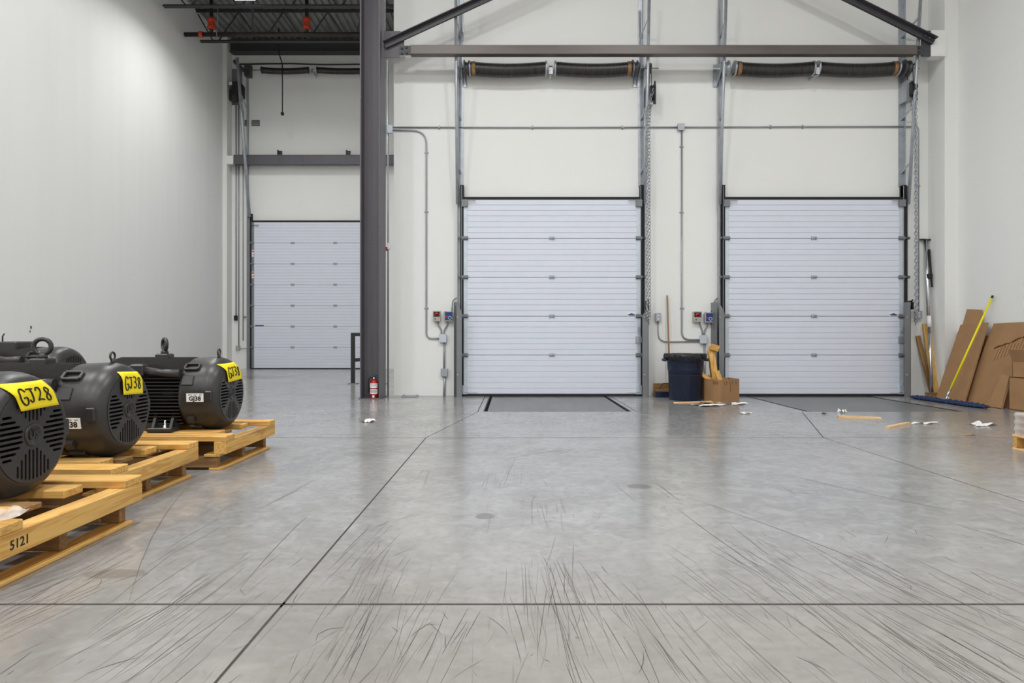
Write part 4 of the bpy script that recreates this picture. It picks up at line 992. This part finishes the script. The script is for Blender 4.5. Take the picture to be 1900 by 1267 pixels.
def make_pallet(loc, label, seed, stencil=None, LX=1.15, LY=.93):
    rnd = random.Random(seed); o = Vector(loc)
    t = thing('wooden_pallet', label, 'pallet', loc, group='wooden pallets carrying the motors')
    def bd(a, b, material, nm, bev=.003):
        ob = MB().box(Vector(a) + o, Vector(b) + o); c = (Vector(a) + Vector(b)) / 2 + o
        x = ob.build(nm, material, t, org=c); bevel(x, bev); return x
    for x0 in (-.09, -LX / 2 - .045, -LX): bd((x0 - .0, 0.01, 0), (x0 + .09, LY - .01, .018), 'pine_y', 'bottom_board')
    for y0 in (0.01, LY / 2 - .025, LY - .07): bd((-LX + .01, y0, .018), (-.03, y0 + .05, .094), 'old_wood_x', 'stringer')
    for x0 in (-.12, -LX / 2 - .06, -LX): bd((x0, 0, .094), (x0 + .12 - .01, LY, .113), 'pine_y', 'deck_board')
    bm_ = bd((-.02 - .03, 0, .113), (.035, LY + .015, .202), 'pine_y', 'side_beam', .004)
    bd((-LX, 0, .113), (-LX + .07, LY, .202), 'pine_y', 'side_beam', .004)
    bd((-LX / 2 - .04, 0, .113), (-LX / 2 + .04, LY, .202), 'old_wood_y', 'side_beam', .004)
    for (y0, w, xe) in ((0.0, .15, .035), (.2, .13, -.10 - rnd.random() * .06), (.60, .13, -.08 - rnd.random() * .05), (LY - .13, .145, .035)):
        bd((-LX, y0, .202), (xe, y0 + w, .240), 'pine_x', 'top_board', .004)
    # loose block and spacer on the deck
    bd((-.30, .34, .202), (-.12, .46, .226), 'old_wood_x', 'block')
    if stencil:
        M = frame_M(o + Vector((.0362, .13, .155)), (0, 1, 0), (0, 0, 1))
        MB().merge(text_mesh(stencil, .05, .0005, bold=.0006), M).build('stencil', 'ink', bm_)
    return t
pal1 = make_pallet((-1.90, 2.32, 0), 'pine pallet stencilled 5121 nearest the viewer', 1, '5121')
pal2 = make_pallet((-2.14, 3.40, 0), 'pine pallet in the middle of the row of three', 2)
pal3 = make_pallet((-2.04, 4.53, 0), 'pine pallet farthest from the viewer in the row', 3)
ZP = .240
motor = make_motor()
motor.location = (-2.115, 2.875 - .02, ZP); ORG[motor] = Vector(motor.location); motor['label'] = 'black finned electric motor tagged GJ28, nearest the viewer and cut by the frame'
m2 = dup_thing(motor, (-2.29, 3.87, ZP), 'black finned electric motor with yellow GJ38 tag, second from the viewer')
m3 = dup_thing(motor, (-2.165, 5.0, ZP), 'black finned electric motor with yellow tag on the farthest front pallet')
m4 = dup_thing(motor, (-3.90, 5.75, .31), 'black electric motor with a terminal box, partly hidden by the wall')
m4['label'] = 'black electric motor with a terminal box, partly hidden behind the front motors'
for r_ in (motor, m4):       # these two carry no eye bolt on the fan cover, and the rear one no lifting eye
    for ch in list(r_.children):
        if ch.name.startswith('cover_eye_bolt') or (r_ is m4 and ch.name.startswith('eye_boss')):
            for g_ in list(ch.children): bpy.data.objects.remove(g_)
            bpy.data.objects.remove(ch)
eb = [c_ for c_ in m2.children if c_.name.startswith('eye_boss')][0]      # the second motor's lifting eye is screwed round to face the aisle
for g_ in eb.children: g_.matrix_local = Matrix.Translation((-.52, 0, 0)) @ Matrix.Rotation(math.radians(62), 4, 'Z') @ Matrix.Translation((.52, 0, 0))
paper_tag(motor, 'GJ28', -.115, .115, .115, .235, .006, -.06)
paper_tag(m2, 'GJ38', -.085, .115, .088, .225, -.008, -.012)
paper_tag(m3, 'GJ38', -.115, .13, .095, .235, .012, -.05)
side_label(m2, 'GJ38', -.17, math.radians(100)); side_label(m3, 'GJ38', -.15, math.radians(92))
# fourth motor: terminal box and its own pallet
o4 = ORG[m4]
tbx = bevel(MB().box((o4.x - .60, o4.y - .12, o4.z + HC + .21), (o4.x - .42, o4.y + .12, o4.z + HC + .325)).build('terminal_box', 'motor_black', m4), .012)
MB().tube([(o4.x - .55, o4.y - .1, o4.z + HC + .32), (o4.x - .55, o4.y - .1, o4.z + HC + .37), (o4.x - .535, o4.y - .1, o4.z + HC + .395)], .006, 6).build('lead_wire', 'motor_black', tbx)
MB().box((o4.x - .70, o4.y - .1, o4.z + HC + .24), (o4.x - .625, o4.y - .095, o4.z + HC + .31)).build('paper_tag', 'yellow_paper', m4)
pal4 = make_pallet((-3.72, 5.28, 0), 'pine pallet hidden behind the front motors', 4)
for yy in (5.50, 5.98): 
    tag(MB().box((-4.80, yy - .05, .24), (-4.10, yy + .05, .31)).build('timber_block', 'pine_x'), 'pine block under the rear motor, %s' % ('nearer the viewer' if yy < 5.7 else 'farther from the viewer'), 'timber block', 'timber blocks under the rear motor')
# scrap of stretch wrap on the nearest pallet
m = MB().grid(lambda u, v: Vector((-1.99 + .13 * u, 2.36 + .14 * v, .246 + .018 * math.sin(5 * u + 2 * v) ** 2 + .02 * v)), 8, 8)
o = m.build('wrap_scrap', 'plastic_clear', fixn=False); tag(o, 'crumpled scrap of clear wrap on the nearest pallet', 'plastic scrap')

# ------------------------------------------------------------------ rubbish bin with bag
bx_, by_ = wx(1271.5, 9.7), 9.7
t = thing('rubbish_bin', 'dark blue plastic rubbish bin lined with a black bag', 'bin', (bx_, by_, 0))
MB().lathe([(0, .225), (.01, .235), (.44, .254), (.445, .260), (.455, .262), (.58, .268), (.585, .284), (.60, .288), (.66, .292), (.665, .28)], 40, 'z', (bx_, by_, 0)).build('body', 'bin_blue', t)
for a0, a1 in ((-1.25, -.25), (-.05, 1.0)):
    m = MB()
    for (u0, u1, z0, z1) in ((a0, a1, .375, .39), (a0, a0 + .03, .06, .39), (a1 - .03, a1, .06, .39)):
        m.grid(lambda u, v: Vector((bx_ + (.2395 + .044 * (z0 + (z1 - z0) * v)) * math.sin(u0 + (u1 - u0) * u), by_ - (.2395 + .044 * (z0 + (z1 - z0) * v)) * math.cos(u0 + (u1 - u0) * u), z0 + (z1 - z0) * v)), 8, 2)
    m.build('moulded_rib', 'bin_blue', t, fixn=False)
for s in (-1, 1):
    bevel(MB().cbox((bx_ + s * .315, by_, .60), (.05, .13, .045)).build('handle', 'bin_blue', t), .01)
rnd = random.Random(5)
def bag(u, v):
    a = 2 * PI * u; n = .014 * math.sin(9 * a + 4 * v) + .01 * math.sin(23 * a + 9 * v) + .008 * math.sin(41 * a)
    if v < .55:
        f = v / .55; r = .300 + .012 * math.sin(PI * f) + n * .8 * (.4 + f * .3); z = .60 + .1 * f + .016 * math.sin(6 * a) * (1 - f)
    else:
        f = (v - .55) / .45; r = .305 - .16 * f + n; z = .70 - .10 * f + .02 * math.sin(5 * a) * f
    return Vector((bx_ + r * math.cos(a), by_ + r * math.sin(a), z))
MB().grid(bag, 96, 12).build('bag_liner', 'bag_black', t, fixn=False)
# push broom behind the bin
t = thing('push_broom', 'push broom with long wooden handle standing behind the bin', 'broom', (wx(1230, 10.2), 10.2, 0))
MB().tube([W(1243, 720, 10.2), W(1238, 548, 10.33)], .0135, 10).build('handle', 'handle_wood', t)
bevel(MB().box((wx(1216, 10.1), 10.08, .085), (wx(1258, 10.1), 10.16, .125)).build('block', 'old_wood_x', t), .006)
MB().box((wx(1216, 10.1), 10.085, .0), (wx(1258, 10.1), 10.155, .085)).build('bristles', 'bin_blue', t)
MB().tube([W(1222, 727, 10.12), W(1226, 718, 10.12), W(1231, 711, 10.14), W(1246, 711, 10.16)], .006, 6).build('brace', 'black_plastic', t)
o = bevel(MB().box((wx(1212, 10.3), 10.28, 0), (wx(1250, 10.3), 10.30, .205)).build('brown_board', 'old_wood_x'), .003); tag(o, 'brown board on the floor behind the push broom', 'board')

# ------------------------------------------------------------------ carton of wood scraps beside the bin
Yc = 9.55
t = thing('scrap_carton', 'open cardboard carton full of wood scraps beside the bin', 'carton', (wx(1337, Yc), Yc, 0))
xa, xb, xm_ = wx(1298, Yc), wx(1370, Yc), wx(1332, 9.4)
foot = [(2.857, 9.60), (xm_, 9.26), (xb, Yc - .03), (xb - .06, Yc + .27), (2.89, 9.9)]
Hc = .325
def wall_piece(p, q, h, nm, parent, mt='cardboard'):
    d = Vector((q[0] - p[0], q[1] - p[1])).normalized(); nn = Vector((d.y, -d.x)) * .004
    return MB().prism([(p[0] - nn.x, p[1] - nn.y), (q[0] - nn.x, q[1] - nn.y), (q[0] + nn.x, q[1] + nn.y), (p[0] + nn.x, p[1] + nn.y)], 0, h, 'z').build(nm, mt, parent)
for i in range(5): wp = wall_piece(foot[i], foot[(i + 1) % 5], Hc, 'side', t); 
MB().prism(foot, .002, .01).build('bottom', 'cardboard', t)
MB().prism(foot, .22, .225).build('scrap_bed', 'cardboard_dark', t)
# marks on the carton
def mark_on(p, q, segs, parent, z0):
    d = Vector((q[0] - p[0], q[1] - p[1], 0)); nn = Vector((d.y, -d.x, 0)).normalized(); nn = nn if nn.y < 0 else -nn
    m = MB()
    for (u0, v0, u1, v1) in segs:
        a = Vector((p[0], p[1], z0)) + d * u0 + Vector((0, 0, v0)) + nn * .0055; b = Vector((p[0], p[1], z0)) + d * u1 + Vector((0, 0, v1)) + nn * .0055
        m.beam(a, b, .012, .002, nn)
    m.build('marking', 'cardboard_dark', parent)
mark_on(foot[0], foot[1], [(.55, .05, .58, .0), (.62, .06, .62, .0), (.7, .05, .68, .01), (.74, .05, .8, .0), (.82, .05, .82, .01)], t, .25)
mark_on(foot[1], foot[2], [(.15, .05, .2, .0), (.28, .05, .3, .0), (.45, .05, .5, .0), (.52, .0, .5, -.1), (.6, .05, .62, .0), (.8, .04, .82, .0)], t, .25)
def plank(p, q, w, h, up, name, material, label, cat, group=None):
    p, q = Vector(p), Vector(q); L_ = (q - p).length
    d = (q - p).normalized(); u = Vector(up); r = d.cross(u).normalized(); u = r.cross(d).normalized()
    m = MB().box((-L_ / 2, -w / 2, -h / 2), (L_ / 2, w / 2, h / 2)); me_o = m.build(name, material, org=(0, 0, 0)); bevel(me_o, min(w, h) * .12)
    M = Matrix(((d.x, r.x, u.x, 0), (d.y, r.y, u.y, 0), (d.z, r.z, u.z, 0), (0, 0, 0, 1))); M.translation = (p + q) / 2
    me_o.matrix_world = M; return tag(me_o, label, cat, group)
# curved notched timber sticking out of the carton
t2 = thing('notched_timber', 'long yellow notched timber leaning out of the carton', 'timber', W(1335, 720, 9.75))
A = [W(1325, 640, 9.78), W(1332, 640, 9.78), W(1332, 652, 9.78), W(1326, 653, 9.78), W(1331, 686, 9.7), W(1333, 705, 9.66), W(1322, 705, 9.66), W(1318, 672, 9.72), W(1315, 652, 9.78), W(1318, 643, 9.78)]
m = MB(); n = len(A); D = Vector((0, .09, 0))
m.add([p for p in A] + [p + D for p in A], [tuple(range(n - 1, -1, -1)), tuple(range(n, 2 * n))] + [(i, (i + 1) % n, n + (i + 1) % n, n + i) for i in range(n)])
m.build('curved_piece', 'pine_z', t2)
MB().beam(W(1319, 643, 9.74), W(1333, 647, 9.74), .06, .09).build('end_block', 'pine_x', t2)
plank(W(1330, 688, 9.6), W(1340, 716, 9.55), .07, .02, (.2, -1, 0), 'wood_offcut', 'pine_x', 'pale split offcut leaning at the front of the carton', 'offcut', 'wood offcuts in the carton')
plank(W(1301, 693, 9.62), W(1318, 706, 9.6), .09, .02, (0, -.5, 1), 'wood_offcut', 'pine_x', 'pale flat offcut sticking out of the carton toward the bin', 'offcut', 'wood offcuts in the carton')
plank(W(1313, 697, 9.7), W(1327, 712, 9.62), .05, .03, (0, -.5, 1), 'wood_offcut', 'old_wood_x', 'dark offcut lying inside the carton', 'offcut', 'wood offcuts in the carton')
# litter in front of the bin
plank(W(1250, 747.5, 9.22), W(1321, 745.0, 9.24), .05, .018, (0, 0, 1), 'loose_lath', 'fresh_wood_x', 'thin pale slat lying in front of the bin', 'lath')
def scrap(px, py, wpx, dep, label, seed, material='paper_white', h=.02):
    Y = CH * F / (py - HY); x = wx(px, Y); w = wpx * Y / F; r = random.Random(seed)
    ph = [r.random() * 6 for _ in range(6)]
    def f(u, v):
        a = 2 * PI * u; rr = v * (.5 + .16 * math.sin(3 * a + ph[0]) + .12 * math.sin(5 * a + ph[1]) + .08 * math.sin(9 * a + ph[2]))
        return Vector((x + w * rr * math.cos(a), Y + dep * rr * math.sin(a), .003 + h * (.5 + .5 * math.sin(7 * rr + 3 * a + ph[3])) * (.4 + .6 * v)))
    o = MB().grid(f, 36, 6).build('paper_scrap', material, fixn=False); return tag(o, label, 'scrap', 'scraps on the floor')
scrap(1312, 753, 52, .2, 'torn white paper lying in front of the carton', 1)
scrap(1365, 750, 40, .16, 'torn white paper lying by the corner of the carton', 2)
scrap(1318, 748.5, 40, .16, 'shredded brown scrap between the slat and the carton', 3, 'cardboard')
scrap(1381, 767.5, 20, .1, 'small white scrap on the floor before the carton', 4)
scrap(683, 783, 26, .16, 'crumpled white paper on the floor before the grey column', 5, h=.03)
scrap(1721, 786.5, 40, .08, 'thin torn white paper on the floor near the sticks', 6)
scrap(1822, 789, 38, .18, 'crumpled white paper on the floor near the right edge', 7, h=.035)
scrap(1563, 765, 14, .12, 'tiny curled clear scrap at the leveler edge', 8, h=.04)
scrap(1529, 768, 9, .04, 'tiny dark scrap at the leveler edge', 9, 'black_plastic', .012)
scrap(1797, 808, 22, .05, 'thin brown strip lying on the floor joint', 10, 'cardboard', .01)
plank(W(1555, 773, 7.55), W(1634, 776, 7.45), .085, .028, (0, 0, 1), 'wood_stick', 'fresh_wood_x', 'pale flat wooden stick lying on the floor, the longer one', 'stick', 'sticks on the floor')
plank(W(1646, 793.5, 6.65), W(1685, 785.5, 6.95), .045, .03, (0, 0, 1), 'wood_stick', 'fresh_wood_x', 'short wooden stick lying askew on the floor', 'stick', 'sticks on the floor')
t = thing('floor_plate', 'small pale steel plate on the floor at the dock wall', 'plate', (wx(760, 10.25), 10.25, 0))
bevel(MB().box((wx(746, 10.25), 10.14, 0), (wx(776, 10.25), 10.36, .014)).build('plate', 'galvanised', t), .003)
for u in (.1, .9): MB().lathe([(.014, .016), (.03, .014)], 8, 'z', (wx(746 + 30 * u, 10.25), 10.25, 0)).build('bolt', 'galvanised', t)

# ------------------------------------------------------------------ right corner: planks, cargo bar, mop, cardboard, cartons
plank(W(1703, 623, 10.385), W(1730, 734, 10.2), .03, .07, (1, 0, 0.2), 'leaning_plank', 'old_wood_x', 'narrow brown stick leaning beside the outlet', 'plank', 'planks leaning by the pilaster')
plank(W(1719, 601, 10.375), W(1739, 737, 10.12), .13, .022, (0, -1, .1), 'leaning_plank', 'pine_x', 'wide yellowish plank leaning behind the cargo bar', 'plank', 'planks leaning by the pilaster')
t = thing('cargo_bar', 'silver telescopic cargo bar standing in the right corner', 'cargo bar', W(1728, 735, 10.04))
p0, p1 = Vector((wx(1728, 10.06), 10.04, .004)), W(1717.5, 440, 10.36)
dv = p1 - p0
MB().tube([p0, p0 + dv * .43], .024, 12).build('inner_tube', 'chrome', t)
MB().tube([p0 + dv * .40, p0 + dv * .985], .031, 12).build('outer_tube', 'chrome', t)
MB().tube([p0 + dv * .43, p0 + dv * .50], .0315, 12).build('printed_label', 'white_label', t)
MB().beam(p0 + dv * .985 + Vector((-.085, 0, 0)), p0 + dv * .985 + Vector((.085, 0, -.005)), .06, .018).build('foot_pad', 'black_plastic', t)
bevel(MB().cbox(p0 + dv * .75 + Vector((.015, -.03, 0)), (.075, .075, .075)).build('ratchet', 'black_plastic', t), .01)
MB().beam(p0 + dv * .92 + Vector((.025, -.035, 0)), p0 + dv * .68 + Vector((.045, -.035, 0)), .025, .02).build('lever', 'black_plastic', t)
# dust mop
t = thing('dust_mop', 'long blue dust mop with yellow handle leaning on the right wall', 'mop', (6.2, 9.2, 0))
rnd = random.Random(11)
def mop(u, v):
    a = 2 * PI * v; y = 8.43 + 1.56 * u; e = min(1, 8 * u, 8 * (1 - u)) ** .5 if 0 < u < 1 else .25
    n = .012 * math.sin(u * 170 + 3 * a) + .01 * math.sin(u * 97 + 5 * a) + rnd.uniform(-.008, .008)
    return Vector((6.185 + .045 * (u - .5) * -1 + (.085 * e + n) * math.cos(a), y + .01 * math.sin(a * 3), max(.002, .026 + (.026 * e + n * .6) * math.sin(a))))
MB().grid(mop, 150, 14).build('mop_head', 'mop_blue', t, fixn=False)
hp, ht = Vector((6.2, 9.22, .09)), Vector((6.865, 9.235, 1.53))
hd = (ht - hp)
MB().tube([hp + hd * .05, hp + hd * .985], .0145, 10).build('handle', 'yellow_paint', t)
MB().tube([hp + hd * .975, ht], .016, 10).build('end_cap', 'black_plastic', t)
MB().tube([hp - hd * .02, hp + hd * .08], [.014, .018], 10).build('ferrule', 'chrome', t)
MB().beam((6.17, 9.12, .06), (6.17, 9.32, .06), .05, .014).tube([(6.2, 9.17, .06), (6.2, 9.22, .11), (6.2, 9.27, .06)], .006, 6).build('clip', 'chrome', t)
# flattened cardboard leaning on the right wall
def sheet(pts, label, th=.008, extra=None, name='cardboard_sheet'):
    P = [Vector(p) for p in pts]; n = len(P)
    nn = Vector((0, 0, 0))
    for i in range(n): nn += P[i].cross(P[(i + 1) % n])
    nn.normalize(); nn = nn if nn.x < 0 else -nn
    m = MB(); m.add([p for p in P] + [p + nn * th for p in P], [tuple(range(n)), tuple(range(2 * n - 1, n - 1, -1))] + [(i, (i + 1) % n, n + (i + 1) % n, n + i) for i in range(n)])
    return tag(m.build(name, 'cardboard'), label, 'cardboard', 'flattened cardboard on the right wall')
def lean(xb, xt, H): return lambda y, z: Vector((xb + (xt - xb) * z / H, y, z))
L1 = lean(6.70, 6.885, 1.0)
sheet([L1(10.0, 0), L1(9.25, 0), L1(9.30, .95), L1(9.98, 1.02), L1(10.02, .85)], 'brown cardboard sheet at the back of the leaning pile, nearest the pilaster')
L2 = lean(6.60, 6.875, 1.37)
sheet([L2(9.97, 0), L2(9.45, 0), L2(9.35, .55), L2(9.44, 1.335), L2(9.76, 1.36), L2(9.86, .6)], 'tall narrow cardboard sheet behind the yellow handle')
L3 = lean(6.48, 6.835, 1.18)
sheet([L3(9.86, 0), L3(9.24, 0), L3(9.24, .55), L3(9.25, 1.14), L3(9.80, 1.12), L3(9.84, .5)], 'broad cardboard sheet in front of the tall one', .022)
L4 = lean(6.55, 6.875, 1.13)
s4 = sheet([L4(9.32, 0), L4(8.46, 0), L4(8.45, .68), L4(8.0, .72), L4(8.0, 1.15), L4(9.22, 1.13), L4(9.30, .55)], 'large cardboard sheet with a torn patch behind the cartons')
# torn corrugated patch
m = MB(); r = random.Random(3)
for k in range(11):
    y0 = 9.03 - k * .055; z0 = .62 + .018 * k
    a, b = L4(y0, z0), L4(y0 - .03, z0 + .17 + r.uniform(-.03, .03)); off = Vector((-.016, 0, -.004))
    m.beam(a + off, b + off, .028, .008, (-1, 0, .3))
m.build('torn_flutes', 'cardboard', s4)
m = MB(); y0 = 9.05
pts = [L4(9.06 - .065 * k, .78 + .022 * k + r.uniform(-.015, .02)) + Vector((-.018, 0, 0)) for k in range(11)]
m.tube(pts, [.006 + .004 * (k % 2) for k in range(11)], 5); m.build('torn_edge', 'cardboard_dark', s4)
L5 = lean(6.43, 6.60, .75)
sheet([L5(8.72, 0), L5(8.47, 0), L5(8.45, .42), L5(8.58, .44)], 'dark edged cardboard offcut beside the lower carton', .03)
o = bevel(MB().box((wx(1717, 9.98), 9.90, 0), (wx(1740, 9.98), 10.0, .085)).build('timber_offcut', 'old_wood_x'), .004); tag(o, 'short brown timber offcut at the foot of the cargo bar', 'offcut')
# cartons
def carton(a, b, label, open_=False, marks=None):
    t = thing('carton', label, 'carton', ((a[0] + b[0]) / 2, (a[1] + b[1]) / 2, a[2]), group='cartons by the right wall')
    th = .006
    for (p, q) in (((a[0], a[1], a[2]), (b[0], a[1] + th, b[2])), ((a[0], b[1] - th, a[2]), (b[0], b[1], b[2])), ((a[0], a[1], a[2]), (a[0] + th, b[1], b[2])), ((b[0] - th, a[1], a[2]), (b[0], b[1], b[2]))):
        MB().box(p, q).build('side', 'cardboard', t)
    MB().box((a[0], a[1], a[2]), (b[0], b[1], a[2] + th)).build('bottom', 'cardboard', t)
    if open_:
        w = .2
        MB().beam((a[0] + .003, (a[1] + b[1]) / 2, b[2]), (a[0] - .06, (a[1] + b[1]) / 2, b[2] + .16), b[1] - a[1], .006, (1, 0, .4)).build('flap', 'cardboard', t)
        MB().beam(((a[0] + b[0]) / 2, a[1] + .003, b[2]), ((a[0] + b[0]) / 2, a[1] - .17, b[2] + .03), b[0] - a[0], .006, (0, 0, 1)).build('flap', 'cardboard', t)
        MB().beam(((a[0] + b[0]) / 2, b[1] - .003, b[2]), ((a[0] + b[0]) / 2, b[1] + .04, b[2] + .16), b[0] - a[0], .006, (0, 1, .3)).build('flap', 'cardboard', t)
    else:
        MB().box((a[0], a[1], b[2] - th), (b[0], (a[1] + b[1]) / 2 - .002, b[2])).build('flap', 'cardboard', t); MB().box((a[0], (a[1] + b[1]) / 2 + .002, b[2] - th), (b[0], b[1], b[2])).build('flap', 'cardboard', t)
    if marks:
        m = MB()
        for (u0, u1, v0, v1) in marks: m.box((a[0] + u0, a[1] - .0015, a[2] + v0), (a[0] + u1, a[1], a[2] + v1))
        m.build('marking', 'ink', t)
    return t
carton((6.47, 7.98, 0), (6.86, 8.42, .42), 'closed brown carton with printed bars at the foot of the right wall', False, [(.03, .14, .225, .24), (.15, .17, .215, .25), (.18, .21, .245, .252), (.18, .21, .213, .22), (.18, .187, .213, .252), (.205, .21, .213, .252)])
carton((6.50, 8.02, .42), (6.86, 8.40, .62), 'open brown carton stacked on the printed carton', True)
# wrapped goods on a pallet at the right edge
QX, QY = 4.16, 4.45
t = thing('small_pallet', 'low wooden pallet cut by the right edge of the picture', 'pallet', (QX + .5, QY + .45, 0))
for x0 in (QX, QX + .44, QX + .89): bevel(MB().box((x0, QY, 0), (x0 + .09, QY + .93, .018)).build('bottom_board', 'fresh_wood_y', t), .002)
for y0 in (QY, QY + .44, QY + .89): bevel(MB().box((QX + .005, y0, .018), (QX + .98, y0 + .04, .11)).build('stringer', 'pine_x', t), .002)
for x0 in (QX, QX + .22, QX + .44, QX + .66, QX + .89): bevel(MB().box((x0, QY, .11), (x0 + .09, QY + .93, .128)).build('top_board', 'fresh_wood_y', t), .002)
t = thing('wrapped_carton', 'brown carton under clear wrap on the pallet at the right edge', 'carton', (QX + .5, QY + .45, .128))
bevel(MB().box((QX + .03, QY + .03, .128), (QX + .96, QY + .90, .30)).build('box', 'cardboard', t), .006)
MB().box((QX + .0285, QY + .55, .19), (QX + .03, QY + .62, .20)).box((QX + .0285, QY + .63, .186), (QX + .03, QY + .645, .204)).build('marking', 'ink', t)
m = MB().grid(lambda u, v: Vector((QX + .012 + .006 * math.sin(20 * v), QY + .01 + .91 * u, .132 + .18 * v)), 10, 10); m.grid(lambda u, v: Vector((QX + .012 + .96 * u, QY + .91 + .006 * math.sin(25 * v + 9 * u), .132 + .18 * v)), 12, 10)
m.build('wrap', 'plastic_clear', t, fixn=False)
# small nail plate marks on the left wall
a = W(57, 608, 9.1); yy = -XL * F / (950 - 57)
o = MB().cbox((XL + .006, yy, wz(607, yy)), (.012, .02, .05)).cbox((XL + .004, yy - .02, wz(615, yy)), (.008, .015, .03)).build('wall_hook', 'steel_dark'); tag(o, 'tiny dark hook on the grey wall above the motors', 'hook')
